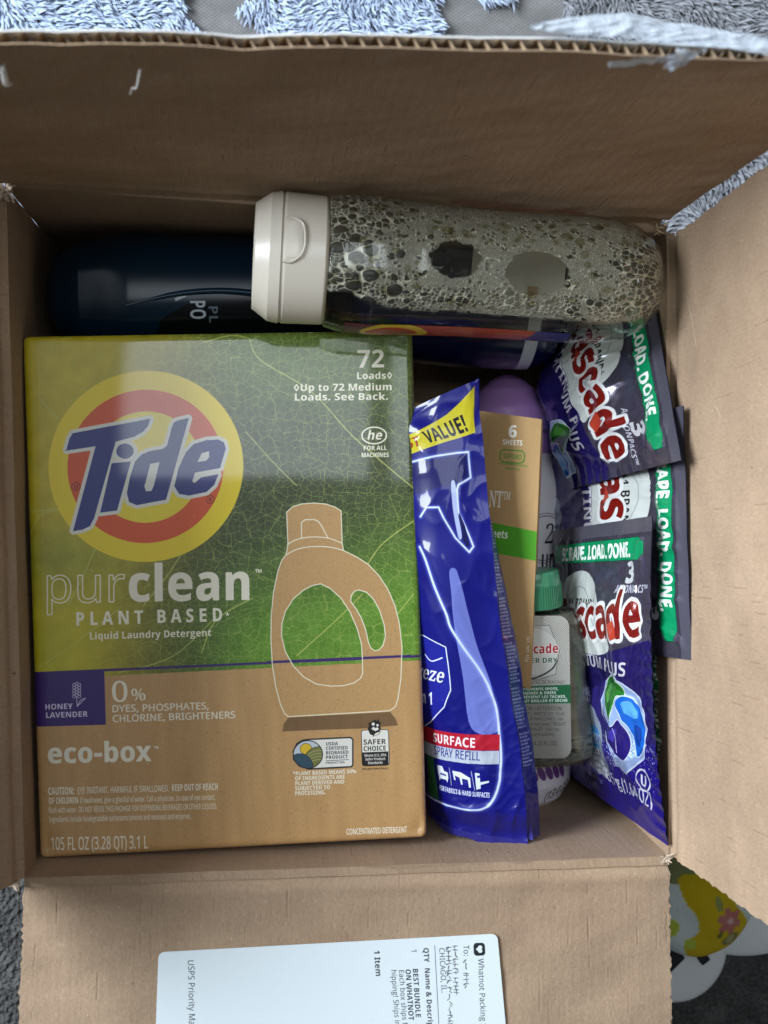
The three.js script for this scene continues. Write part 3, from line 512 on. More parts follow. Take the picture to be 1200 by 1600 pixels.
  for (let k = 0; k < 40; k++) { const p = [rr(60, 640), rr(535, 1300)]; P.poly([p, [p[0] + rr(-4, 4), p[1] + rr(-3, 3)]], null, { stroke: k % 2 ? 'rgba(40,40,20,0.5)' : 'rgba(235,230,200,0.35)', lw: rr(0.5, 1.1), close: false }); }
  for (let k = 0; k < 9; k++) { const a = rr(330, 400), b = rr(524, 545); P.poly([[a, b], [a + rr(10, 24), b - rr(2, 9)]], null, { stroke: 'rgba(60,90,30,0.5)', lw: 1, close: false }); }

  const R = 0.0028;
  const edge = (uu, vv, ext, r = R, s = 0) => { // the flat face running round its edges
    const X = (uu - 0.5) * (w + 2 * ext), Z = (vv - 0.5) * (d + 2 * ext), ix = w / 2 - r, iz = d / 2 - r;
    const qx = clamp(X, -ix, ix), qz = clamp(Z, -iz, iz), dx = X - qx, dz = Z - qz, l = Math.hypot(dx, dz);
    if (l < 1e-9) return V(X, h + s + 0.0001 * noise(X * 14, Z * 14, 3) - 0.003 * Math.exp(-Math.pow(Math.hypot(X - w / 2, Z - d / 2) / 0.008, 2)) - 0.0024 * Math.exp(-Math.pow(Math.hypot(X + w / 2, Z - d / 2) / 0.009, 2)) - 0.001 * Math.exp(-Math.pow(Math.hypot(X - w / 2, Z + d / 2) / 0.006, 2)), Z);
    const a = Math.min(l / r, Math.PI / 2), rest = Math.max(0, l - r * Math.PI / 2);
    return V(qx + dx / l * (r + s) * Math.sin(a), h + s - r * (1 - Math.cos(a)) - rest - s * (1 - Math.cos(a)), qz + dz / l * (r + s) * Math.sin(a));
  };
  const ext = 0.006, n = 130;
  const ticks = (k) => { const e = 0.09; return k; };
  const g = gridGeo(n, n, (u, v) => edge(u, v, ext), (u, v) => [clamp(((u - 0.5) * (w + 2 * ext) + w / 2) / w, 0.002, 0.998), 1 - clamp(((v - 0.5) * (d + 2 * ext) + d / 2) / d, 0.002, 0.998)]);
  part('front_panel', g, new THREE.MeshPhysicalMaterial({ map: P.tex(), roughness: 0.4, specularIntensity: 0.9, clearcoat: 1, clearcoatRoughness: 0.05, bumpMap: cardBump, bumpScale: 0.00004 }), t, false);
  const green = new THREE.MeshStandardMaterial({ color: new THREE.Color().setRGB(0.035, 0.11, 0.03), roughness: 0.45 }), kraft = new THREE.MeshStandardMaterial({ map: cardColor, color: new THREE.Color(0.95, 0.86, 0.7), roughness: 0.85 });
  const zs = d * 0.15;
  part('carton_side', boxGeo(-w / 2 + 0.0006, w / 2 - 0.0006, 0, h - 0.005, -d / 2 + 0.0006, zs), green, t, false);
  part('carton_side', boxGeo(-w / 2 + 0.0006, w / 2 - 0.0006, 0, h - 0.005, zs, d / 2 - 0.0006), kraft, t, false);
  part('end_flap', (() => { const e = new RoundedBoxGeometry(w * 0.72, 0.0022, 0.0035, 2, 0.0008); e.rotateY(0.012); e.translate(0.012, h - 0.011, d / 2 + 0.0008); return e; })(), kraft, t, false);
}

// ---------------------------------------------------------------- bottles
const pearl = new THREE.MeshPhysicalMaterial({ color: new THREE.Color().setRGB(0.74, 0.68, 0.56), roughness: 0.28, clearcoat: 0.35, clearcoatRoughness: 0.25 });
const clearShell = (tint = 0xf2f4ee) => new THREE.MeshPhysicalMaterial({ color: tint, roughness: 0.02, transmission: 1, thickness: 0, ior: 1.45, side: THREE.DoubleSide });
{ // clear bottle of foamy soap lying over the rest along the north side
  const a = at(396, 400, 0.168), b = at(1034, 446, 0.162), L = a.distanceTo(b);
  const t = thing('soap_bottle', 'clear soap bottle full of foam with a white flip cap, lying on top', 'bottle', V(a.x, a.y, a.z));
  const k = (px) => (px - 396) / 638; // along the bottle, from photo pixels
  const capR = [[0, 0.0], [0.001, 0.0232], [k(400), 0.0238], [k(420), 0.0280], [k(436), 0.0288], [k(437), 0.0282], [k(440), 0.0282], [k(441), 0.0287], [k(500), 0.0281], [k(505), 0.0276], [k(506), 0.02]];
  part('cap', along(bodyGeo(L, capR, { smooth: false, seg: 96, ey: 0.93 }), a, b), pearl, t);
  // thumb catch on the cap: a recess framed by a raised rim
  const onCap = (px, f, rise) => along(new THREE.BufferGeometry().setFromPoints([V(k(px) * L, (0.0285 * 0.93 + rise) * Math.cos(f), (0.0285 + rise) * Math.sin(f))]), a, b).attributes.position;
  const P3 = (px, f, rise = 0.0003) => { const p = onCap(px, f, rise); return V(p.getX(0), p.getY(0), p.getZ(0)); };
  part('thumb_catch', new THREE.TubeGeometry(new THREE.CatmullRomCurve3([[438, -0.42], [455, -0.42], [466, -0.34], [470, -0.12], [467, 0.1], [452, 0.24], [438, 0.24]].map(([p, f]) => P3(p, f))), 60, 0.0007, 8), pearl, t);
  part('thumb_catch', gridGeo(14, 14, (u, v) => P3(lerp(439, 467, u), lerp(-0.36, 0.18, v), 0.0001 + 0.0007 * Math.pow(Math.sin(u * 2.2), 2))), pearl, t);
  const prof = [[k(500), 0.0262], [k(507), 0.0288], [k(530), 0.0303], [k(570), 0.0306], [k(640), 0.0296], [k(720), 0.0288], [k(800), 0.0286], [k(900), 0.0287], [k(940), 0.0282], [k(972), 0.0262], [k(996), 0.0228], [k(1015), 0.0175], [k(1028), 0.0105], [1, 0]];
  part('bottle_wall', along(bodyGeo(L, [[0, 0.0], [k(500) - 0.001, 0.0], ...prof], { seg: 96, rows: 160, ey: 0.9, n: 2.4 }), a, b), clearShell(), t);
  // the foam pressed against the inside of the wall
  const FW = 1536, FH = 900, F0 = -1.25, F1 = 1.15; // angles about the top, north negative
  const pxOf = (i) => lerp(505, 1034, i / FW), angOf = (j) => lerp(F0, F1, j / FH);
  const bumpV = new Float32Array(FW * FH);
  const fc = pixelCanvas(FW, FH, (i, j) => {
    const px = pxOf(i), f = angOf(j), X = i + 10 * fbm(i / 60, j / 60, 3), Y = j * 1.05 + 10 * fbm(i / 60, j / 60, 7);
    const s = fbm(i / 150, j / 130, 2, 3) + 0.55 * sstep(640, 520, px) + 0.35 * sstep(900, 1010, px) * sstep(-0.3, 0.3, f) - 0.15 + 0.12 * f;
    // bubbles of mixed size: a big one where there is one, else smaller ones between
    let film = -1, big = 0, dome = 0;
    const zl = sstep(650, 530, px), zr = sstep(900, 985, px) * sstep(-0.75, -0.2, f), zb = Math.exp(-Math.pow((f - 0.62) / 0.17, 2)), n2 = fbm(i / 90, j / 80, 6, 3);
    for (const [size, p, id] of [[66, 0.7 * zl * sstep(-0.6, 0.0, f) + 0.2 * zr + 0.7 * n2 - 0.06, 1], [36, 0.65 * zl + 0.55 * zr + 0.3 * zb + n2 - 0.02, 2], [20, 0.7 * zl + 0.8 * zr + 0.75 * zb + 0.08 + n2, 3], [11.5, 0.3 + 0.4 * zr + 1.2 * n2, 4]]) {
      const v = voronoi(X / size, Y / size, id * 13); if (v[2] > p) continue;
      const rim = Math.min(0.55 - v[0], 0.5 * (v[1] - v[0])) * size; film = sstep(2.4, 0.5, rim); dome = Math.sqrt(clamp(1 - Math.pow(v[0] / 0.62, 2))) * Math.min(1, size / 36); big = size; break;
    }
    if (film < 0) { const v = voronoi(X / 6.2, Y / 6.2, 4); film = 0.1 + 0.3 * v[2] * v[2] + 0.5 * sstep(0.26, 0.02, v[1] - v[0]) * (0.3 + 0.7 * sstep(-0.2, 0.25, fbm(i / 26, j / 26, 9, 3))); dome = 0.12 * v[2] + 0.16 * (1 - v[0]); }
    const base = big > 30 ? 74 : big > 15 ? 94 : big > 0 ? 110 : 104;
    let c = base + film * ((big > 30 ? 186 : 170) - base) + (hash2(i, j, 3) - 0.5) * 18 + 24 * fbm(i / 40, j / 40, 4), tint = [1.1, 1.06, 0.97]; bumpV[j * FW + i] = dome;
    let al = clamp((big > 30 ? 0.55 : big > 15 ? 0.7 : big ? 0.82 : 0.9) + 0.7 * film);
    // two foam gaps cut in the shape of reflections on the wall
    const jag = 0.22 * fbm(i / 34, j / 34, 8, 3), d1 = Math.hypot((px - 812) / 50, (f - 0.14) / 0.36) + jag, d2 = Math.hypot((px - 690) / 40, (f - 0.02) / 0.3) + jag;
    const k1 = sstep(1.0, 0.9, d1), k2 = sstep(1.0, 0.88, d2);
    const bare = Math.max(k1, k2); al = lerp(al, 0.05, bare); bumpV[j * FW + i] = lerp(bumpV[j * FW + i], 0.2, bare);
    al *= sstep(F0, F0 + 0.12, f) * sstep(0.86 + 0.16 * fbm(i / 70, 3, 2) + 0.1 * sstep(700, 1000, px) - 0.22 * sstep(620, 520, px), 0.78 - 0.22 * sstep(620, 520, px), f);
    if (px > 1005) al *= sstep(1034, 1010, px);
    return [c * tint[0], c * tint[1], c * tint[2], al * 255];
  });
  const foamM = new THREE.MeshPhysicalMaterial({ map: texOf(fc), transparent: true, roughness: 0.3, clearcoat: 1, clearcoatRoughness: 0.12, bumpMap: texOf(pixelCanvas(FW, FH, (i, j) => { const b = 40 + 200 * bumpV[j * FW + i]; return [b, b, b]; }), false), bumpScale: 0.0016, side: THREE.DoubleSide });
  const prF = (t2) => lerp1(prof, t2) - 0.0011;
  part('foam', along(gridGeo(150, 70, (u, v) => { const t2 = lerp(k(505), 1, u), f = lerp(F0, F1, v), c = Math.cos(f), s = Math.sin(f), q = Math.pow(Math.pow(Math.abs(c), 2.4) + Math.pow(Math.abs(s), 2.4), -1 / 2.4), r = Math.max(0.0004, prF(t2)); return V(t2 * L, r * 0.9 * c * q, r * s * q); }), a, b), foamM, t);
  // added pale sheet and dot standing in for a reflection, below the foam gaps
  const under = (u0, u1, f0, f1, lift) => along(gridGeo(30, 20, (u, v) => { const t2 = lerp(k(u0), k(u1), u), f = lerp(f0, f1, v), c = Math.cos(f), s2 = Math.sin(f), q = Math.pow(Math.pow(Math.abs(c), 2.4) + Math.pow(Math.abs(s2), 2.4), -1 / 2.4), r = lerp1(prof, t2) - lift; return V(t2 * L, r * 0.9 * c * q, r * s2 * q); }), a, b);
  part('reflection_sheet', under(745, 900, 2.6, 4.0, 0.0016), new THREE.MeshStandardMaterial({ color: new THREE.Color().setRGB(0.72, 0.7, 0.6), roughness: 0.6, side: THREE.DoubleSide }), t, true, 'pale sheet added in place of a reflection');
  part('reflection_dot', under(838, 856, 2.85, 3.15, 0.0026), new THREE.MeshStandardMaterial({ color: new THREE.Color().setRGB(0.45, 0.3, 0.17), roughness: 0.6, side: THREE.DoubleSide }), t);
  // larger bubbles and drops as real shells under the wall
  const bub = [], inst = new THREE.IcosahedronGeometry(1, 3);
  for (let n = 0; n < 170; n++) {
    const drop = n < 46, px = drop ? rr(650, 880) : rr(515, 1015), f = drop ? rr(-0.62, -0.3) : rr(-0.9, 0.75), r = drop ? rr(0.0006, 0.0026) * (n < 12 ? 1 : 0.5) : rr(0.0006, 0.0022) * (px < 600 ? 1.35 : 1);
    const t2 = k(px), R0 = prF(t2) - r * 0.35, c = Math.cos(f), s = Math.sin(f), q = Math.pow(Math.pow(Math.abs(c), 2.4) + Math.pow(Math.abs(s), 2.4), -1 / 2.4);
    if (f > -0.25 && f < 0.5 && px > 640 && px < 870) continue;
    const g = inst.clone(); g.scale(r * rr(1, 1.5), r * 0.55, r); g.rotateX(f); g.translate(t2 * L, R0 * 0.9 * c * q, R0 * s * q); bub.push(g);
  }
  const bm = part('bubbles', along(mergeGeometries(bub), a, b), new THREE.MeshPhysicalMaterial({ color: 0xe9e8da, roughness: 0.05, transmission: 1, thickness: 0, ior: 1.33, side: THREE.DoubleSide }), t); tag(bm, null, null, null, 'stuff');
  // printed label low on the side that faces the carton, and the far edge of the one behind
  const lp = new Print(1024, 360, (px, py) => [(px - 535) / 345 * 1024, py]); lp.fill('#a33a28');
  lp.poly([[535, 0], [640, 0], [655, 180], [640, 360], [535, 360]], '#5a1d33'); lp.ellipse(612, 190, 52, 210, '#d8bb2a'); lp.ellipse(608, 200, 40, 150, '#b8341f'); lp.text('Tide', 584, 260, 150, { w: 52, fill: '#20265c', skew: 0.1 });
  for (let k2 = 0; k2 < 4; k2++) { lp.text('clean stain release', 672 + k2 * 3, 120 + k2 * 55, 40, { w: 60, fill: '#d8a890', style: 'normal' }); lp.text('fresh scent boost', 768, 110 + k2 * 55, 36, { w: 52, fill: '#cf9c86', style: 'normal' }); }
  lp.poly([[826, 0], [880, 0], [880, 360], [812, 360]], '#262a72'); lp.text('wash', 846, 220, 60, { w: 18, fill: '#a8a8d8' });
  const lab = (u0, u1, f0, f1, lift) => along(gridGeo(60, 16, (u, v) => { const t2 = lerp(k(u0), k(u1), u), f = lerp(f0, f1, v), c = Math.cos(f), s = Math.sin(f), q = Math.pow(Math.pow(Math.abs(c), 2.4) + Math.pow(Math.abs(s), 2.4), -1 / 2.4), r = lerp1(prof, t2) + lift; return V(t2 * L, r * 0.9 * c * q, r * s * q); }), a, b);
  part('label', lab(535, 880, 1.12, 1.75, 0.0003), new THREE.MeshStandardMaterial({ map: lp.tex(), roughness: 0.35, side: THREE.DoubleSide }), t, true, 'red and yellow label on the lower side');
  part('label', lab(690, 900, -1.28, -1.75, 0.0003), new THREE.MeshStandardMaterial({ color: new THREE.Color().setRGB(0.5, 0.16, 0.07), roughness: 0.4, side: THREE.DoubleSide }), t);
}
{ // dark blue bottle deep behind the carton
  const a = V(-0.145, 0.088, -0.121), b = V(0.0, 0.088, -0.124), L = a.distanceTo(b);
  const t = thing('dish_soap_bottle', 'dark blue glossy dish soap bottle in the shade behind the carton', 'bottle', V(a.x, a.y, a.z));
  const prof = [[0, 0], [0.012, 0.012], [0.05, 0.021], [0.14, 0.027], [0.3, 0.0305], [0.55, 0.029], [0.75, 0.0285], [0.9, 0.029], [0.97, 0.026], [0.995, 0.016], [1, 0]];
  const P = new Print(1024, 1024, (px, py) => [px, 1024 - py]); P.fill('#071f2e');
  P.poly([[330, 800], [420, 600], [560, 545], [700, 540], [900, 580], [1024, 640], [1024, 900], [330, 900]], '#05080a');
  P.text('PO', 522, 552, 74, { deg: 90, fill: '#a9b3b8', w: 52 }); P.text('PL', 585, 566, 42, { deg: 90, fill: '#5d6c72' }); P.rrect(470, 548, 40, 9, 2, '#9aa2a4', { deg: -18 });
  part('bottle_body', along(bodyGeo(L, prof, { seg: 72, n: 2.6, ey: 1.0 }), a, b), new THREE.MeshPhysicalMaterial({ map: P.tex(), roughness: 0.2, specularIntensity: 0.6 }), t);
  const ridge = [0.3, 0.38, 0.5, 0.62, 0.72, 0.8].map((s) => { const p = V(s * L, 0.0283, 0.013 - 0.010 * Math.cos((s - 0.6) * 4.2)); return p; });
  part('grip_ridge', along(tube(ridge, 0.0018, 40, 8), a, b), new THREE.MeshPhysicalMaterial({ color: 0x0d2636, roughness: 0.15, specularIntensity: 0.6 }), t);
}
{ // navy bottle with a white band, under the foam bottle
  const a = V(0.008, 0.075, -0.124), b = V(0.124, 0.074, -0.118), L = a.distanceTo(b);
  const t = thing('cleaner_bottle', 'navy bottle with one white band, half hidden beneath the foamy bottle', 'bottle', V(a.x, a.y, a.z));
  const P = new Print(512, 256, (px, py) => [px, py]); P.fill('#0c1440'); P.poly([[402, 0], [432, 0], [440, 256], [410, 256]], '#c6ccd0');
  part('bottle_body', along(bodyGeo(L, [[0, 0], [0.015, 0.022], [0.1, 0.030], [0.6, 0.032], [0.85, 0.031], [0.95, 0.026], [0.99, 0.014], [1, 0]], { seg: 64 }), a, b), new THREE.MeshPhysicalMaterial({ map: P.tex(), roughness: 0.25, clearcoat: 0.6, clearcoatRoughness: 0.1 }), t);
}
{ // white bottle with a lilac cap lying along the wall side
  const a = at(792, 585, 0.052), b = at(808, 1258, 0.05), L = a.distanceTo(b);
  const t = thing('freshener_bottle', 'white bottle with a domed lilac cap lying beneath the brown sheet packet', 'bottle', V(a.x, a.y, a.z));
  const sc = 0.356e-3, K = (py) => (py - 585) / 673;
  const ax = (py) => lerp(792, 808, K(py));
  const prof = [[0, 0], [K(587), 12], [K(595), 28], [K(610), 44], [K(640), 59], [K(680), 66], [K(709), 72], [K(711), 75], [K(730), 83], [K(760), 92], [K(800), 91], [K(880), 80], [K(960), 76], [K(1080), 82], [K(1180), 88], [K(1215), 84], [K(1240), 70], [K(1253), 52], [1, 0]].map(([x, r]) => [x, r * sc]);
  const W = 1400, H = 1024, P = new Print(W, H, (px, py) => { const f = Math.asin(clamp((px - ax(py)) / (lerp1(prof, K(py)) / sc || 1), -1, 1)); return [K(py) * W, (0.5 + f / (2 * Math.PI)) * H]; });
  P.fill('#e8e4e8');
  P.x.fillStyle = '#b88ace'; P.x.fillRect(0, 0, K(710) * W, H);
  const put = (s, px, py, size, o = {}) => { const [cx, cy] = P.map(px, py); const x = P.x; x.save(); x.translate(cx, cy); x.rotate((o.turn ?? 0) - Math.PI / 2); x.scale(-1, 1); x.scale(o.sx ?? 1, 1); x.fillStyle = o.fill ?? '#16161c'; x.font = `${o.style ?? 'bold'} ${size}px sans-serif`; x.fillText(s, 0, 0); x.restore(); };
  P.draw = put;
  t.userData.note = undefined; delete t.userData.note;
  // lettering runs across the bottle: across = towards the east wall
  const across = (s, px, py, size, w, o = {}) => { const [cx, cy] = P.map(px, py), x = P.x; x.save(); x.setTransform(0, 1, 1, 0, cx, cy); x.font = `${o.style ?? 'bold'} ${size}px ${o.font ?? 'sans-serif'}`; const m = x.measureText(s).width; x.transform(1, o.rise ?? 0, 0, 1, 0, 0); x.scale(w / m, 1); if (o.stroke) { x.strokeStyle = o.fill; x.lineWidth = o.stroke; x.strokeText(s, 0, 0); } x.fillStyle = o.fill ?? '#15151b'; x.fillText(s, 0, 0); x.restore(); };
  across('FRESH PERFUMES', 822, 681, 24, 140, { fill: '#1b1022' });
  across('unu', 832, 888, 95, 95, { style: 'normal', stroke: 5, fill: '#101016' }); across('2', 836, 846, 86, 42, { style: 'normal', fill: '#101016', font: 'serif' });
  { const [cx, cy] = P.map(838, 838), x = P.x; x.strokeStyle = '#4b4060'; x.lineWidth = 2.5; x.beginPath(); x.ellipse(cx, cy, 70, 66, 0, 0, 7); x.stroke(); x.setLineDash([3, 4]); x.beginPath(); x.ellipse(cx, cy, 78, 74, 0, 0, 7); x.stroke(); x.setLineDash([]); }
  { const [cx, cy] = P.map(820, 1190), x = P.x; x.fillStyle = '#6b3f86'; for (let k = 0; k < 6; k++) { x.beginPath(); x.ellipse(cx + 4, cy - 30 + k * 26, 26, 11, 0.5, 0, 7); x.fill(); } }
  across('(13.4 OZ)', 838, 1238, 44, 112, { style: 'normal', stroke: 1.5, rise: -0.25, fill: '#202028' });
  const g = along(bodyGeo(L, prof, { seg: 80, rows: 140, ey: 0.85 }), a, b); // local z points west, so mirror v
  const uv = g.attributes.uv; for (let i = 0; i < uv.count; i++) uv.setY(i, uv.getY(i));
  part('bottle_body', g, new THREE.MeshPhysicalMaterial({ map: P.tex(), roughness: 0.34, clearcoat: 0.25, clearcoatRoughness: 0.2 }), t);
  const rim = bodyGeo(L, [[K(707), 72.6], [K(709), 74], [K(710), 74], [K(712), 73]].map(([x, r]) => [x, r * sc]), { seg: 72, rows: 2, ey: 0.85 });
}

// ---------------------------------------------------------------- packet of sheets
{
  const H = 0.122, Q = [[640, 628], [846, 655], [829, 1077], [650, 1020]], q = Q.map(([x, y], i) => at(x, y, [0.098, 0.127, 0.117, 0.095][i]));
  const t = thing('sheet_packet', 'slim brown kraft packet of six sheets with a green band', 'packet', q[1].clone());
  const P = new Print(700, 1400, projective(Q, 700, 1400));
  { const im = P.x.createImageData(700, 1400); for (let j = 0, k = 0; j < 1400; j++) for (let i = 0; i < 700; i++, k += 4) { const f = fbm(i / 4, j / 5, 2, 3) * 26 + (hash2(i, j, 3) - 0.5) * 26; im.data[k] = 183 + f; im.data[k + 1] = 148 + f; im.data[k + 2] = 99 + f * 0.8; im.data[k + 3] = 255; } P.x.putImageData(im, 0, 0); }
  P.text('6', 791, 687, 29, { w: 14, fill: '#efeadd', stroke: '#efeadd', lw: 0.8, deg: 3 }); P.text('SHEETS', 782, 700, 12.5, { w: 32, fill: '#efeadd', deg: 3 });
  P.rrect(779, 708, 39, 21, 8, null, { stroke: '#4f8a2c', lw: 2.2, deg: 4 }); P.text('SOFOBO', 783, 723, 11.5, { w: 30, fill: '#4f8a2c', deg: 4 }); P.text('ECO PROFESSIONALS', 776, 733, 5, { w: 47, fill: '#4f8a2c', deg: 6 }); P.text('sheets', 786, 741, 5, { w: 24, fill: '#4f8a2c', deg: 6 });
  P.text('PLANT™', 730, 801, 36, { w: 62, font: 'serif', fill: '#e7e2d2', deg: 4 });
  P.poly([[640, 802], [845, 845], [845, 891], [640, 850]], '#4b9a1f'); P.text('sheets', 752, 850, 17, { w: 38, fill: '#e9efdf', deg: 6 });
  P.text('NT. WT 42g', 822, 1002, 7, { deg: 92, fill: '#d9cdb0' }); 
  const f = bilin(q), bowed = (u, v) => f(u, v).add(V(0, 0.0015 * Math.sin(u * Math.PI) + 0.0004 * noise(u * 6, v * 8), 0));
  part('packet_front', gridGeo(30, 50, bowed), new THREE.MeshStandardMaterial({ map: P.tex(), roughness: 0.85 }), t);
  const kr = new THREE.MeshStandardMaterial({ map: cardColor, color: new THREE.Color(1, 0.93, 0.82), roughness: 0.9 });
  part('packet_body', slabGeo(30, 50, (u, v) => bowed(u, v).add(V(0, -0.0003, 0)), 0.007, (u, v) => [u * 0.3, v * 0.5]), kr, t);
}

// ---------------------------------------------------------------- blue spray refill pouch
{
  const edgeTab = [[592, 748], [640, 749], [700, 756], [780, 762], [850, 769], [940, 777], [1080, 796], [1180, 813], [1260, 821], [1318, 827]];
  const eX = (py) => lerp1(edgeTab, py), y0 = 592, y1 = 1318, sw = 0.092, scl = 0.306e-3;
  const edgeY = (v) => 0.138 - 0.004 * v;
  const t = thing('refill_pouch', 'shiny blue spray refill pouch with red band, squeezed beside the carton', 'refill pouch', V(0.07, 0.03, 0.02));
  const slope = (s) => lerp(0.16, 1.45, sstep(0.012, 0.066, s));
  const acc = [[0, 0]]; { let X = 0, Y = 0; for (let i = 0; i < 200; i++) { const s = (i + 0.5) / 200 * sw, th = slope(s); X += Math.cos(th) * sw / 200; Y += Math.sin(th) * sw / 200; acc.push([X, Y]); } }
  const cut = (s) => { const k = clamp(s / sw) * 200, i = Math.min(199, Math.floor(k)); return [lerp(acc[i][0], acc[i + 1][0], k - i), lerp(acc[i][1], acc[i + 1][1], k - i)]; };
  const wr = (s, v) => { // creases: pinched at the top corner, soft folds elsewhere
    const topF = sstep(0.14, 0.0, v), r1 = 1 - Math.abs(noise(s * 60 + v * 9, v * 11 - s * 30, 2)), r2 = 1 - Math.abs(noise(s * 140 - v * 14, v * 28, 7));
    return 0.0022 * topF * Math.sin(s * 150 + v * 14 + 0.5) * sstep(0, 0.006, s) + 0.0007 * Math.pow(1 - Math.abs(noise(s * 26 + v * 3, v * 5 - s * 10, 2)), 6) + 0.0004 * Math.pow(r2, 10) * sstep(0.25, 0.05, Math.abs(v - 0.85)) + 0.001 * Math.sin(v * 3.0) * Math.sin(s * 45) + 0.0008 * noise(s * 20, v * 4, 1) + 0.0011 * Math.pow(1 - Math.abs(noise(s * 55 - v * 4, v * 9 + s * 20, 4)), 9) * (0.3 + 0.3 * sstep(0.2, 0.0, v) + 0.8 * sstep(0.75, 0.95, v));
  };
  const front = (s, v) => {
    const py = lerp(y0, y1, v), e = at(eX(py), py, edgeY(v)), [X, Y] = cut(s), bul = 0.004 * Math.sin(Math.PI * clamp(v)) * sstep(0, 0.03, s);
    let dy = -Y + bul + wr(s, v), dz = 0;
    dz += s * 0.42 * sstep(0.16, 0, v) + s * -0.1 * sstep(0.9, 1, v); dy -= 0.006 * sstep(0.93, 1, v) ;
    return V(e.x - X, e.y + dy, e.z + dz);
  };
  const W = 720, H = 1800, P = new Print(W, H, (px, py) => [W - (eX(py) - px) * scl / 0.95 / sw * W, (py - y0) / (y1 - y0) * H]), x = P.x;
  P.fill('#15187c');
  { const im = x.getImageData(0, 0, W, H); for (let j = 0, k = 0; j < H; j++) for (let i = 0; i < W; i++, k += 4) { const f = fbm(i / 200, j / 260, 3, 3) * 26; im.data[k] = 16 + f * 0.5; im.data[k + 1] = 19 + f * 0.4; im.data[k + 2] = 116 + f; } x.putImageData(im, 0, 0); }
  const z6 = zoomMap(630, 560, 4), z7 = zoomMap(630, 940, 4), glow = (pts, lw = 2.2, curve = true) => { for (const [w, o] of [[9, 0.07], [7, 0.1], [5, 0.16], [3.5, 0.3]]) P.poly(pts, null, { stroke: `rgba(170,196,255,${o})`, lw: w * lw / 2.2, close: false, curve }); P.poly(pts, null, { stroke: '#cfdcf4', lw, close: false, curve }); };
  P.poly([[600, 676], [652, 655], [700, 632], [741, 601], [743, 675], [700, 688], [652, 706], [600, 722]], '#cbbf25');
  P.text('BEST', 610, 707, 34, { w: 52, fill: '#9c2c1c', deg: -14, skew: 0.1 }); P.text('VALUE!', 671, 690, 44, { w: 66, deg: -17, fill: '#0d0d18', stroke: '#0d0d18', lw: 0.8 });
  // dark trigger head and spray bottle drawn in light outline
  P.poly(z6([[-200, 720], [80, 650], [200, 625], [345, 600], [345, 585], [405, 590], [420, 745], [360, 765], [355, 800], [250, 800], [80, 850], [-200, 900]]), '#0e0f5a');
  glow(z6([[-200, 700], [80, 640], [200, 612], [345, 590], [410, 585], [425, 745], [350, 790], [340, 820], [350, 960], [395, 1060], [440, 1175], [415, 1210], [330, 1120], [260, 1000], [228, 930], [150, 932], [110, 990]]), 2.6, false);
  P.poly(z6([[355, 960], [390, 1050], [418, 1170], [400, 1180], [345, 1080]]), '#0d0f52');
  P.poly([[703, 893], [712, 888], [719, 905], [733, 960], [748, 1015], [770, 1080], [780, 1140], [740, 1140], [727, 1080], [714, 1000], [706, 930]], '#6f7bc8', { curve: true });
  P.poly(z6([[305, 790], [330, 780], [345, 960], [370, 1110], [350, 1120], [325, 1000]]), '#aebbe4', { curve: true });
  glow(z6([[100, 1180], [140, 1260], [200, 1430], [270, 1590], [300, 1680], [390, 1820], [470, 1930], [540, 2060], [585, 2190], [604, 2360], [612, 2540], [590, 2700], [530, 2800], [430, 2836], [150, 2830], [-100, 2836]]), 3.4);
  P.poly(z7([[-60, 190], [120, 222], [268, 282], [300, 555], [255, 665], [140, 780], [20, 850], [-80, 860]]), '#1d2391', { stroke: '#dfe6f5', lw: 1.8 });
  P.poly(z7([[120, 340], [170, 378], [245, 352]]), null, { stroke: '#dfe6f5', lw: 2, close: false, curve: true });
  P.text('febreze', 597, 1061, 31, { w: 96, fill: '#eef2fa', font: 'serif', style: 'bold italic', deg: 4 }); P.text('in 1', 641, 1105, 28, { w: 33, fill: '#e6ebf7' });
  P.poly(z7([[-120, 815], [606, 830], [604, 930], [-120, 918]]), '#b81f33'); P.text('SURFACE', 669, 1166, 21, { w: 75, fill: '#f1e9ea', deg: 1.2 });
  P.poly(z7([[-120, 920], [604, 932], [602, 1015], [-120, 1005]]), '#b9c1cd'); P.text('SPRAY REFILL', 670, 1186, 19, { w: 81, fill: '#252c7c', deg: 1.2, style: 'normal', stroke: '#252c7c', lw: 0.4 });
  P.poly(z7([[60, 1010], [150, 1012], [188, 1296], [60, 1290]]), '#2d6b3c');
  const ic = '#dfe5f2';
  P.poly(z7([[188, 1052], [232, 1052], [246, 1080], [274, 1086], [278, 1120], [270, 1155], [262, 1136], [214, 1136], [206, 1156], [198, 1120], [190, 1090]]), ic); P.poly(z7([[212, 1096], [262, 1102], [262, 1112], [214, 1108]]), '#262b90');
  P.poly(z7([[285, 1052], [300, 1165]]), null, { stroke: ic, lw: 0.7, close: false }); P.poly(z7([[430, 1062], [452, 1180]]), null, { stroke: ic, lw: 0.7, close: false });
  P.poly(z7([[308, 1068], [366, 1074], [424, 1104], [428, 1164], [416, 1164], [410, 1118], [372, 1112], [376, 1150], [366, 1150], [356, 1108], [326, 1098], [330, 1128], [320, 1126]]), ic);
  P.poly(z7([[452, 1068], [480, 1070], [490, 1168], [462, 1176]]), ic); P.poly(z7([[478, 1128], [538, 1116], [540, 1128], [486, 1146]]), ic); P.ellipse(748.5, 1213, 2.2, 2.2, '#262b90'); 
  P.text('FOR FABRICS & HARD SURFACES', 680.5, 1243, 11, { w: 86, fill: ic, deg: 2 });
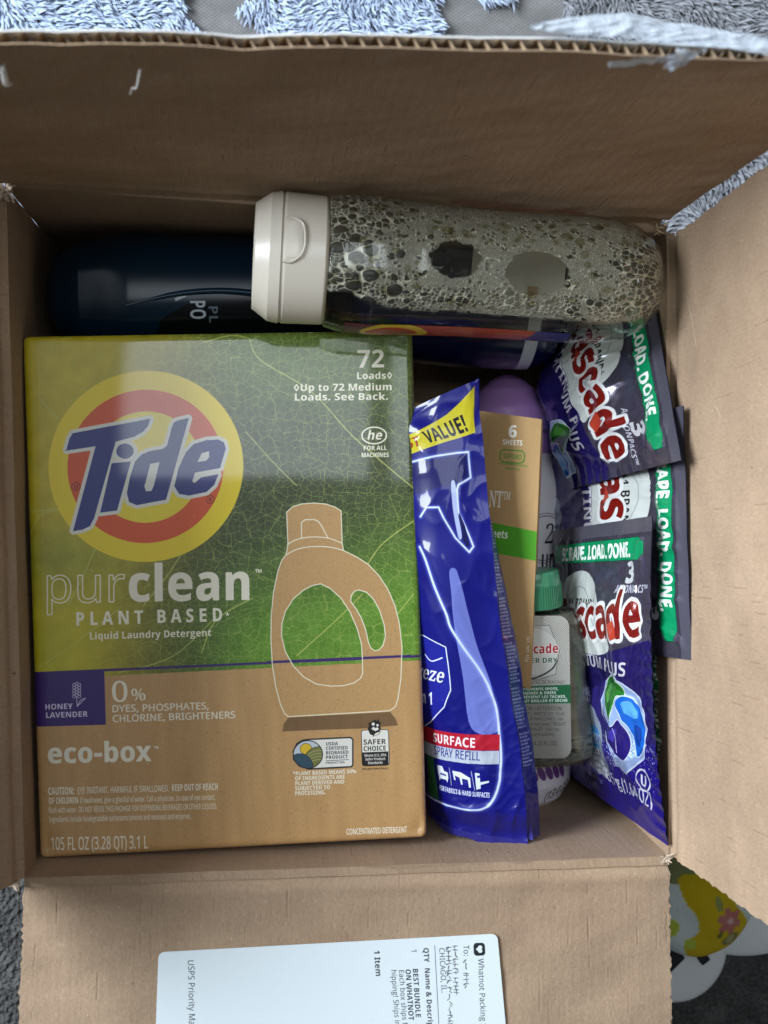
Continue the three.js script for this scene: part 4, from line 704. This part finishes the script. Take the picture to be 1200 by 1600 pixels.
  const film = (map) => new THREE.MeshPhysicalMaterial({ map, roughness: 0.35, specularIntensity: 0.5, clearcoat: 0.6, clearcoatRoughness: 0.06, side: THREE.DoubleSide });
  part('pouch_front', gridGeo(90, 200, (u, v) => front((1 - u) * sw, v)), film(P.tex()), t);
  // side gusset with fine print
  const G = new Print(160, 1800, (px, py) => [px, py]); G.fill('#171a6e');
  const lines = 'air fabrics spray once dry surface use hold keep away mist shake gently refresh odor store cool water room clean safe bottle'.split(' ');
  for (let k = 0; k < 74; k++) { if (k % 13 === 11) continue; let s = ''; for (let i = 0; i < 3; i++) s += lines[Math.floor(rnd() * lines.length)] + ' '; G.text(s.slice(0, 16), 22, 520 + k * 13.5, 13, { w: rr(78, 118), fill: '#c9d0ec', style: k % 9 ? 'normal' : 'bold' }); }
  G.poly([[18, 300], [18, 500], [120, 500]], null, { stroke: '#c9d0ec', lw: 2, close: false }); G.text('BEST', 60, 120, 50, { deg: 90, fill: '#c9d0ec' });
  const gw = (v) => 0.0085 * sstep(0.2, 0.6, v) + 0.0003;
  part('side_gusset', gridGeo(10, 120, (u, v) => { const p = front(0, v); return p.add(V(gw(v) * u * 0.95, -0.001 - gw(v) * u * 0.55 - 0.003 * u * u + 0.0006 * noise(u * 3, v * 30), 0)); }), film(G.tex()), t);
  const back = new THREE.MeshPhysicalMaterial({ color: new THREE.Color().setRGB(0.02, 0.02, 0.22), roughness: 0.35, clearcoat: 0.6, side: THREE.DoubleSide });
  part('pouch_back', gridGeo(30, 60, (u, v) => { const s = (1 - u) * sw, p = front(s, v); const in_ = Math.sin(Math.PI * v); return p.add(V(0.003 * u * sstep(0.25, 0.65, v), -0.028 * in_ * sstep(0, 0.5, 1 - u) - 0.012 * in_ * u - 0.001, 0)); }), back, t);
  // bottom hem that sticks out
  part('bottom_seal', slabGeo(40, 4, (u, v) => front((1 - u) * 0.06, 1).add(V(0.0015 * u * v, -0.0015 * v + 0.0006 * noise(u * 7, v), 0.0065 * v * (0.3 + 0.7 * u) + 0.0015 * noise(u * 5, 2) * v)), 0.0004), back, t);
}

// ---------------------------------------------------------------- dishwasher pod pouches (one print, four pouches)
const podPrint = (() => {
  const W = 960, H = 1256, P = new Print(W, H, (a, b) => [a * 8, b * 8]), x = P.x, mc = canvas(W, H), mx = mc.getContext('2d'); // millimetres, 120 x 157
  P.fill('#4d4957');
  for (let k = 0; k < 200; k++) { x.fillStyle = `rgba(${90 + rnd() * 60},${86 + rnd() * 50},${110 + rnd() * 60},0.10)`; x.beginPath(); x.ellipse(rnd() * W, rnd() * H, rr(20, 120), rr(10, 40), rr(-0.6, 0.6), 0, 7); x.fill(); }
  P.poly([[0, 0], [120, 0], [120, 7], [0, 7]], '#6b6874');
  P.poly([[0, 62], [60, 70], [120, 58], [120, 157], [0, 157]], '#2b2168'); P.poly([[0, 112], [50, 118], [120, 108], [120, 157], [0, 157]], '#2a1e88');
  for (let k = 0; k < 420; k++) { P.ellipse(rr(30, 118), 112 + Math.abs(rr(-1, 1) * rr(0, 30)), rr(0.15, 0.5), rr(0.15, 0.5), `rgba(220,228,255,${rr(0.25, 0.9)})`); }
  // green pill
  P.poly([[2, 9], [106, 9], [112, 11.5], [112.5, 17], [106, 20], [2, 20]], '#0d8a57', { stroke: '#0a4f37', lw: 0.3 }); P.text('SCRAPE. LOAD. DONE.', 14, 18.4, 10, { w: 84, fill: '#eef3ea', stroke: '#eef3ea', lw: 0.4 });
  P.text('3', 94, 31, 14, { w: 8, fill: '#f3f3f5', stroke: '#f3f3f5', lw: 0.7, skew: 0.1 }); P.text('ACTIONPACS™', 84, 36, 5.2, { w: 32, fill: '#e2e2ee', style: 'bold italic' });
  // pale dome behind the name
  P.poly([[2, 70], [3, 52], [14, 33], [33, 25], [50, 27], [66, 38], [76, 55], [80, 66], [40, 72]], '#c9cdc6', { curve: true }); P.poly([[18, 64], [22, 45], [34, 34], [48, 36], [60, 48], [66, 62]], null, { stroke: '#a4aaa6', lw: 0.8, close: false, curve: true });
  P.text('#1 BRAND*', 27, 45, 7.6, { w: 36, fill: '#23262a' });
  for (const o of [1, 0]) P.text('Cascade', 9, 64, 31, { w: 102, deg: -4, skew: 0.05, fill: o ? '#e6e6e2' : '#7d1a14', stroke: o ? '#e6e6e2' : '#7d1a14', lw: o ? 4.8 : 0.8 });
  P.poly([[80, 52], [88, 49], [91, 58], [84, 60]], '#c2452f'); P.poly([[34, 58], [40, 54], [43, 60]], '#b8402c');
  P.text('PLATINUM PLUS', 14, 77, 9.6, { w: 84, fill: '#eceaf2', stroke: '#241a4a', lw: 0.8 });
  // the pod: white tray, green, blue and violet lobes
  const pz = (pts) => pts.map(([a, b]) => [88 + (a - 82) * 0.74, 98 + (b - 100) * 0.9]), lobe = (pts, fill, edge) => P.poly(pz(pts), fill, { curve: true, stroke: edge, lw: edge ? 0.6 : 0 });
  P.poly(pz([[50, 96], [58, 84], [78, 76], [92, 82], [110, 90], [114, 104], [106, 122], [84, 134], [72, 130]]), '#9db4de', { stroke: '#d9e6fa', lw: 0.9 });
  for (let k = 0; k < 420; k++) { const a = rr(62, 112), b = rr(108, 132); if (b < 140 - (a - 60) * 0.5) P.ellipse(...pz([[a, b]])[0], 0.42, 0.4, k % 2 ? 'rgba(240,246,255,0.85)' : 'rgba(60,90,160,0.55)'); }
  lobe([[56, 92], [64, 82], [78, 78], [90, 83], [92, 88], [82, 89], [76, 96], [72, 104], [64, 100]], '#2c7a2b', '#dcebd4'); lobe([[60, 91], [67, 85], [78, 82], [72, 88], [66, 95]], '#5fae4c'); lobe([[68, 97], [73, 92], [71, 102]], '#17561f');
  lobe([[80, 93], [90, 88], [104, 91], [112, 101], [108, 116], [98, 122], [96, 110], [88, 101]], '#1c63c4', '#d2e4fb'); lobe([[88, 92], [98, 91], [106, 98], [100, 100], [92, 97]], '#58a3ee'); lobe([[100, 104], [107, 106], [104, 115], [99, 114]], '#123f95');
  lobe([[54, 98], [62, 104], [74, 107], [84, 102], [92, 110], [92, 120], [84, 126], [72, 122], [60, 112]], '#261b6c', '#d4d6f2'); lobe([[60, 105], [70, 110], [80, 108], [76, 116], [68, 114]], '#4438a4'); P.poly(pz([[76, 108], [80, 114], [78, 122]]), null, { stroke: '#c9c7ee', lw: 0.5, close: false });
  // grey dome with the small blue emblem
  P.poly([[36, 132], [35, 108], [44, 98], [56, 100], [64, 112], [68, 130], [60, 138], [44, 138]], '#8d97a8', { curve: true }); P.ellipse(54, 117, 8, 7, '#4f9ad8'); P.text('DAWN', 54, 120, 7.4, { w: 17, align: 'center', fill: '#1d4fa8', stroke: '#e8f0fa', lw: 0.8 });
  ['2X', 'GREASE', 'FIGHTING', 'POWER'].forEach((s, k) => P.text(s, 55, 127 + k * 4.2, k ? 4 : 6, { align: 'center', fill: '#f2f4fa' }));
  P.ellipse(104, 129, 5.4, 5.4, null, { stroke: '#eef0fa', lw: 1 }); P.text('U', 104, 132, 8, { align: 'center', fill: '#eef0fa' });
  P.text('46.5 g (1.64 OZ)', 56, 141, 10, { w: 54, fill: '#e6e9f6', style: 'normal', stroke: '#e6e9f6', lw: 0.25 }); P.text('DISHWASHER DETERGENT / KEEP AWAY FROM CHILDREN', 8, 146, 3.6, { w: 44, fill: '#aab0d8', style: 'normal' });
  // metal where the film is bare, paint where it is white or green
  mx.fillStyle = '#808080'; mx.fillRect(0, 0, W, H); const keepx = P.x; P.x = mx;
  P.poly([[2, 9], [112, 9], [112, 20], [2, 20]], '#101010'); P.poly([[2, 70], [3, 52], [14, 33], [33, 25], [50, 27], [66, 38], [76, 55], [80, 66], [40, 72]], '#202020', { curve: true }); P.text('Cascade', 9, 64, 31, { w: 102, deg: -4, skew: 0.05, fill: '#303030', stroke: '#303030', lw: 6 }); P.poly([[52, 90], [74, 80], [104, 88], [112, 108], [96, 120], [70, 122], [57, 110]], '#303030'); P.x = keepx;
  return new THREE.MeshPhysicalMaterial({ map: P.tex(), metalnessMap: texOf(mc, false), metalness: 1, roughness: 0.24, clearcoat: 0.8, clearcoatRoughness: 0.08, side: THREE.DoubleSide });
})();
const podBack = new THREE.MeshStandardMaterial({ color: new THREE.Color().setRGB(0.10, 0.09, 0.16), metalness: 0.8, roughness: 0.38, side: THREE.DoubleSide });
// q: top left, top right, bottom right, bottom left of the print; bulge lifts the middle
function podPouch(label, q, { bulge = 0.007, s = 1, roll = null, wrinkle = 1 } = {}) {
  const base = q[0].clone().add(q[1]).add(q[2]).add(q[3]).multiplyScalar(0.25); base.y = Math.min(...q.map((p) => p.y));
  const t = thing('pod_pouch', label, 'pouch', base), f0 = bilin(q), nrm = q[3].clone().sub(q[0]).cross(q[1].clone().sub(q[0])).normalize();
  const f = (u, v) => {
    const e = Math.min(u, 1 - u) * 0.12, ev = Math.min(v, 1 - v) * 0.157; // distance from the seals
    const inn = sstep(0.006, 0.035, e) * sstep(v < 0.5 ? 0.022 : 0.006, v < 0.5 ? 0.05 : 0.035, ev);
    const lumps = 0.6 + 0.4 * noise(u * 4 + s, v * 4.5, s * 3.1) + 0.35 * noise(u * 7, v * 7 + s, s * 1.7);
    const ridge = Math.pow(1 - Math.abs(noise(u * 7 + v * 5 + s, v * 5 - u * 4, s * 5)), 7), fold = Math.pow(1 - Math.abs(noise(u * 13 - v * 8, v * 12 + s, s * 2)), 9), pinch = Math.sin(v * 120 + 6 * noise(u * 5, v * 4, s)) * sstep(0.03, 0.0, e) * sstep(0.1, 0.3, v) * 0.0007;
    return [inn * bulge * lumps + wrinkle * ((ridge * 0.0019 * (0.7 + 1.1 * sstep(0.024, 0.006, Math.min(e, ev))) + fold * 0.0012 * (0.35 + 0.65 * sstep(0.024, 0.006, Math.min(e, ev))) + 0.0012 * Math.pow(1 - Math.abs(noise(u * 24 + s, v * 9, s)), 5) * sstep(0.05, 0.0, Math.min(e, ev))) * sstep(0.002, 0.02, Math.min(e, ev)) + pinch), 0.0009 * noise(u * 5, v * 5, s * 9)];
  };
  const bend = (u, v) => { const p = f0(u, v); if (roll) p.add(roll(u, v)); return p; };
  part('printed_film', gridGeo(110, 130, (u, v) => { const [h, w] = f(u, v); return bend(u, v).addScaledVector(nrm, h + w); }), podPrint, t);
  part('back_film', gridGeo(60, 70, (u, v) => { const [h, w] = f(u, v); return bend(u, v).addScaledVector(nrm, -0.45 * h + w - 0.0005); }, undefined, true), podBack, t);
  return t;
}
const pastFold = (a, b, c, d) => [a, b, b.clone().lerp(c, 1 / 0.62), a.clone().lerp(d, 1 / 0.62)]; // c, d: where the pouch rolls under
podPouch('silver and purple pod pouch with one end under the foamy bottle',
  pastFold(at(1000, 352, 0.120), at(1064, 719, 0.186), at(893, 764, 0.092), at(845, 560, 0.062)), { s: 1.3, bulge: 0.0105, roll: (u, v) => V(0.115 * Math.max(0, v - 0.62), -0.05 * Math.max(0, v - 0.62), 0) });
podPouch('pod pouch standing tallest against the lit flap, with a long green strip',
  [at(1067, 634, 0.176), at(1080, 1032, 0.176), V(0.110, 0.017, 0.062), V(0.106, 0.017, -0.052)], { s: 2.9, bulge: 0.004, roll: (u, v) => V(0, 0, 0) });
podPouch('pod pouch in front of the other pouches, its pointed bottom corner in the box corner',
  [at(862, 830, 0.082), at(1020, 806, 0.166), at(1043, 1322, 0.158), at(888, 1210, 0.050)], { s: 4.4, bulge: 0.008, wrinkle: 0.65, roll: (u, v) => V(-0.004 * Math.sin(v * Math.PI) * u, 0, 0) });
podPouch('darkest pod pouch, wedged in shade between the front pouch and the box wall',
  [at(1045, 945, 0.150), at(1060, 1300, 0.158), V(0.142, 0.012, 0.142), V(0.140, 0.012, 0.03)], { s: 6.1, bulge: 0.0025 });

// ---------------------------------------------------------------- rinse aid bottle
{
  const a = at(836, 890, 0.106), b = at(856, 1195, 0.1), L = a.distanceTo(b), t = thing('rinse_aid_bottle', 'small clear rinse aid bottle with ribbed green cap', 'bottle', V(a.x, a.y, a.z));
  const K = (py) => (py - 890) / 305, sc = 0.322e-3, S = (p) => p.map(([y, r]) => [K(y), r * sc]);
  const greenM = new THREE.MeshPhysicalMaterial({ color: new THREE.Color().setRGB(0.04, 0.25, 0.12), roughness: 0.35, clearcoat: 0.3 });
  part('cap', along(bodyGeo(L, S([[890, 0], [890.5, 34], [893, 37], [909, 38], [910, 38.6], [946, 39.5], [948, 38], [949, 20]]), { smooth: false, rows: 20, seg: 72 }), a, b), greenM, t);
  const ribs = []; for (let i = 0; i < 64; i++) { const g = boxGeo(K(912) * L, K(945) * L, -0.0004, 0.0004, -0.00022, 0.00022); g.translate(0, 39.3 * sc, 0); g.rotateX(i / 64 * Math.PI * 2); ribs.push(g); }
  const rb = part('cap_ribs', along(mergeGeometries(ribs), a, b), greenM, t); tag(rb, null, null, null, 'stuff');
  const bp = S([[948, 26], [950, 40], [953, 58], [960, 66], [975, 69], [1080, 74], [1170, 78], [1184, 75], [1192, 62], [1194.5, 30], [1195, 0]]);
  const opt = { seg: 72, rows: 100, ey: 0.42, n: 4.5 };
  part('bottle_wall', along(bodyGeo(L, [[0, 0], [K(948) - 0.002, 0], ...bp], opt), a, b), clearShell(0xe8ebe4), t);
  // the clear liquid with bubbles inside
  const lc = pixelCanvas(512, 512, (i, j) => { const v = voronoi(i / 16 + 0.4 * fbm(i / 30, j / 30, 3), j / 22, 6), e = sstep(0.16, 0.03, v[1] - v[0]), f = i / 512 > 0.84 || (j > 330 && i > 220) ? 1 : 0.15; const c = 92 + fbm(i / 60, j / 60, 3) * 40 + f * (e * 26 - 34 * (v[2] > 0.7 && v[0] < 0.3 ? 1 : 0)); return [c, c * 0.99, c * 0.93]; });
  part('rinse_liquid', along(bodyGeo(L, [[0, 0], [K(953), 0], ...S([[958, 54], [975, 64], [1080, 70], [1170, 74], [1184, 70], [1190, 56], [1193, 0]])], { ...opt, ey: 0.38 }), a, b), new THREE.MeshPhysicalMaterial({ map: texOf(lc), roughness: 0.15, clearcoat: 0.6, clearcoatRoughness: 0.1 }), t);
  // label on the upper face
  const Q = [[788, 962], [889, 962], [893, 1185], [800, 1185]], P = new Print(560, 1120, projective(Q, 560, 1120)), x = P.x; x.save(); x.beginPath(); x.roundRect(0, 0, 560, 1120, 90); x.clip(); P.fill('rgba(172,170,160,0.66)');
  for (let k = 0; k < 22; k++) P.ellipse(842, 1030, 24 + k * 2.1, 26 + k * 2.3, null, { stroke: 'rgba(226,226,216,0.75)', lw: 0.8 });
  P.poly([[800, 982], [858, 978], [874, 1020], [868, 1058], [842, 1066], [800, 1066]], '#b9bab2', { stroke: '#4b4d4b', lw: 0.9 }); P.ellipse(838, 1022, 34, 38, '#c4c5bd', { stroke: '#8b8d88', lw: 0.6 });
  P.poly([[800, 1064], [835, 1064], [862, 1050], [870, 1036]], null, { stroke: '#262a28', lw: 2.4, close: false, curve: true });
  for (const o of [1, 0]) P.text('Cascade', 803, 1026, 21, { w: 70, fill: o ? '#d9d9d2' : '#a81f2a', stroke: o ? '#d9d9d2' : '#a81f2a', lw: o ? 2.6 : 0.3, deg: -2 });
  P.text('POWER DRY', 800, 1041, 11, { w: 71, fill: '#1c4a33', stroke: '#d5d6ce', lw: 1, deg: -1.5 });
  P.text('RINSE AID / AGENT DE RINÇAGE', 790, 1072.5, 6.6, { w: 92, fill: '#3b3f3d', style: 'normal' });
  P.poly([[786, 1078], [893, 1074], [895, 1103], [788, 1104]], '#0f6038'); ['PREVENTS SPOTS,', 'SHINES & DRIES', 'PRÉVIENT LES TACHES,', 'FAIT BRILLER ET SÈCHE'].forEach((s, k) => P.text(s, 817 - (k > 1 ? 4 : 0), 1083.5 + k * 6.1, 5.8, { w: [56, 52, 72, 74][k], fill: '#e4ebe2', deg: -1 }));
  ['CAUTION / ATTENTION', 'IRRITANT / IRRITE LES YEUX', 'HARMFUL IF SWALLOWED. See', 'precautions on back panel / PRODUIT', 'NE PAS AVALER. Voir au', 'dos pour les précautions'].forEach((s, k) => P.text(s, 800, 1114 + k * 7.6, k ? 6.8 : 8.4, { w: [78, 82, 80, 84, 74, 66][k], fill: '#2e3230', style: 'normal' }));
  P.text('125 mL (4.23 FL OZ)', 806, 1166, 8.4, { w: 64, fill: '#33363a', style: 'normal' }); x.restore();
  const lf = bilin(Q.map(([px, py]) => at(px, py, 0.1045))), axis = b.clone().sub(a).normalize();
  const hy = (p) => { const s = p.clone().sub(a).dot(axis) / L, r = lerp1(bp, s), d = p.clone().sub(a.clone().lerp(b, s)); const dx = d.x / Math.max(r, 1e-4); return a.clone().lerp(b, s).y + 0.42 * r * Math.pow(Math.max(0, 1 - Math.pow(Math.abs(dx), 4.5)), 1 / 4.5) + 0.0004; };
  const lg = gridGeo(40, 60, (u, v) => { const p = lf(u, v); for (let i = 0; i < 3; i++) { const y = hy(p); p.copy(bilin(Q.map(([px, py]) => at(px, py, y)))(u, v)); } p.y = hy(p); return p; });
  part('label', lg, new THREE.MeshStandardMaterial({ map: P.tex(), transparent: true, roughness: 0.4, side: THREE.DoubleSide }), t);
}

// ---------------------------------------------------------------- things on the floor past the box corner
{
  const plate = (cx, cy, rx, rz, label, slots) => {
    const c = at(cx, cy, 0.004), t = thing('slipper', label, 'slipper', V(c.x, -0.006, c.z), 'pair of white slippers');
    const g = new THREE.SphereGeometry(1, 48, 24); const p = g.attributes.position;
    for (let i = 0; i < p.count; i++) { const y = p.getY(i); p.setXYZ(i, p.getX(i) * rx, 0.009 + Math.sign(y) * 0.009 * Math.pow(Math.abs(y), 0.4), p.getZ(i) * rz); } g.computeVertexNormals();
    part('sole', g, new THREE.MeshPhysicalMaterial({ color: new THREE.Color().setRGB(0.78, 0.8, 0.8), roughness: 0.35 }), t, false);
    for (const [x, z, w, d, a] of slots) { const s = new RoundedBoxGeometry(w, 0.004, d, 2, 0.001); s.rotateY(a); s.translate(x, 0.0185, z); part('dark_patch', s, new THREE.MeshStandardMaterial({ color: 0x15181a, roughness: 0.5 }), t, false); }
    return t;
  };
  plate(1055, 1478, 0.032, 0.034, 'white oval slipper sole with two dark patches, nearer the box flap', [[-0.008, 0.0065, 0.020, 0.0105, 0.75], [0.0145, 0.0045, 0.0062, 0.0058, 0.6]]);
  plate(1165, 1448, 0.038, 0.017, 'white slipper edge showing beneath the yellow cushion on its far side', []);
  const c = at(1092, 1395, 0.03), t = thing('floral_cushion', 'soft white and yellow cushion with a pink flower, below the box corner', 'cushion', V(c.x, 0.012, c.z));
  const P = new Print(768, 768, projective([[1000, 1300], [1200, 1300], [1200, 1500], [1000, 1500]], 768, 768)), x = P.x; P.fill('#dfe8e4');
  P.poly([[1000, 1300], [1075, 1300], [1075, 1365], [1030, 1370], [1000, 1365]], '#8f9560', { curve: true });
  P.poly([[1052, 1362], [1085, 1358], [1130, 1395], [1165, 1440], [1160, 1470], [1120, 1498], [1090, 1500], [1075, 1490], [1062, 1462], [1082, 1448], [1078, 1420], [1062, 1400]], '#dcbc10', { curve: true });
  P.poly([[1040, 1425], [1052, 1432], [1050, 1448], [1040, 1450]], '#c6cf4a', { curve: true }); P.poly([[1062, 1456], [1078, 1458], [1082, 1474], [1066, 1472]], '#bccb46', { curve: true });
  for (let k = 0; k < 6; k++) { const a = k * 1.047 + 0.3; P.ellipse(1130 + 11 * Math.cos(a), 1430 + 11 * Math.sin(a), 11, 6.5, '#c77a72', { deg: a * 57.3 }); } P.ellipse(1132, 1430, 6, 4.5, '#dcb5b0');
  P.ellipse(1116.5, 1451, 3, 7, '#6c6a3a', { deg: 10 }); P.ellipse(1136, 1461, 14, 10, '#8c8a48', { deg: -30 }); P.ellipse(1135, 1461, 7, 8, '#b9b07c', { deg: 20 }); P.ellipse(1112, 1402, 6, 12, '#9aa05a', { deg: -20 });
  for (let k = 0; k < 2500; k++) { const p = [rr(1000, 1200), rr(1300, 1500)]; P.ellipse(p[0], p[1], 0.5, 0.5, k % 2 ? 'rgba(255,255,240,0.10)' : 'rgba(80,80,40,0.09)'); }
  { const sm = canvas(64, 64), sx = sm.getContext('2d'); sx.imageSmoothingEnabled = true; sx.imageSmoothingQuality = 'high'; sx.drawImage(P.c, 0, 0, 64, 64); x.setTransform(1, 0, 0, 1, 0, 0); x.imageSmoothingEnabled = true; x.drawImage(sm, 0, 0, 768, 768); } // soft fleece dye
  const W0 = at(1000, 1300, 0.03), W1 = at(1200, 1500, 0.03);
  const g = new THREE.SphereGeometry(1, 64, 40), p = g.attributes.position, uv = g.attributes.uv;
  for (let i = 0; i < p.count; i++) { const X = p.getX(i) * 0.036, Z = p.getZ(i) * 0.039, y = p.getY(i); p.setXYZ(i, X, 0.014 + 0.016 * y + 0.0025 * noise(X * 60, Z * 60, 2), Z); uv.setXY(i, (c.x + X - W0.x) / (W1.x - W0.x), 1 - (c.z + Z - W0.z) / (W1.z - W0.z)); }
  g.computeVertexNormals();
  const fb = pixelCanvas(256, 256, (i, j) => { const v = 128 + (hash2(i, j, 5) - 0.5) * 140 + fbm(i / 8, j / 8, 2) * 90; return [v, v, v]; });
  const fbt = texOf(fb, false); fbt.repeat.set(3, 3);
  part('cover', g, new THREE.MeshPhysicalMaterial({ map: P.tex(), roughness: 1, sheen: 0.3, bumpMap: fbt, bumpScale: 0.0006 }), t, false);
}

scene.traverse((o) => { if (o.isMesh) { o.castShadow = true; o.receiveShadow = true; } });
renderer.render(scene, camera);
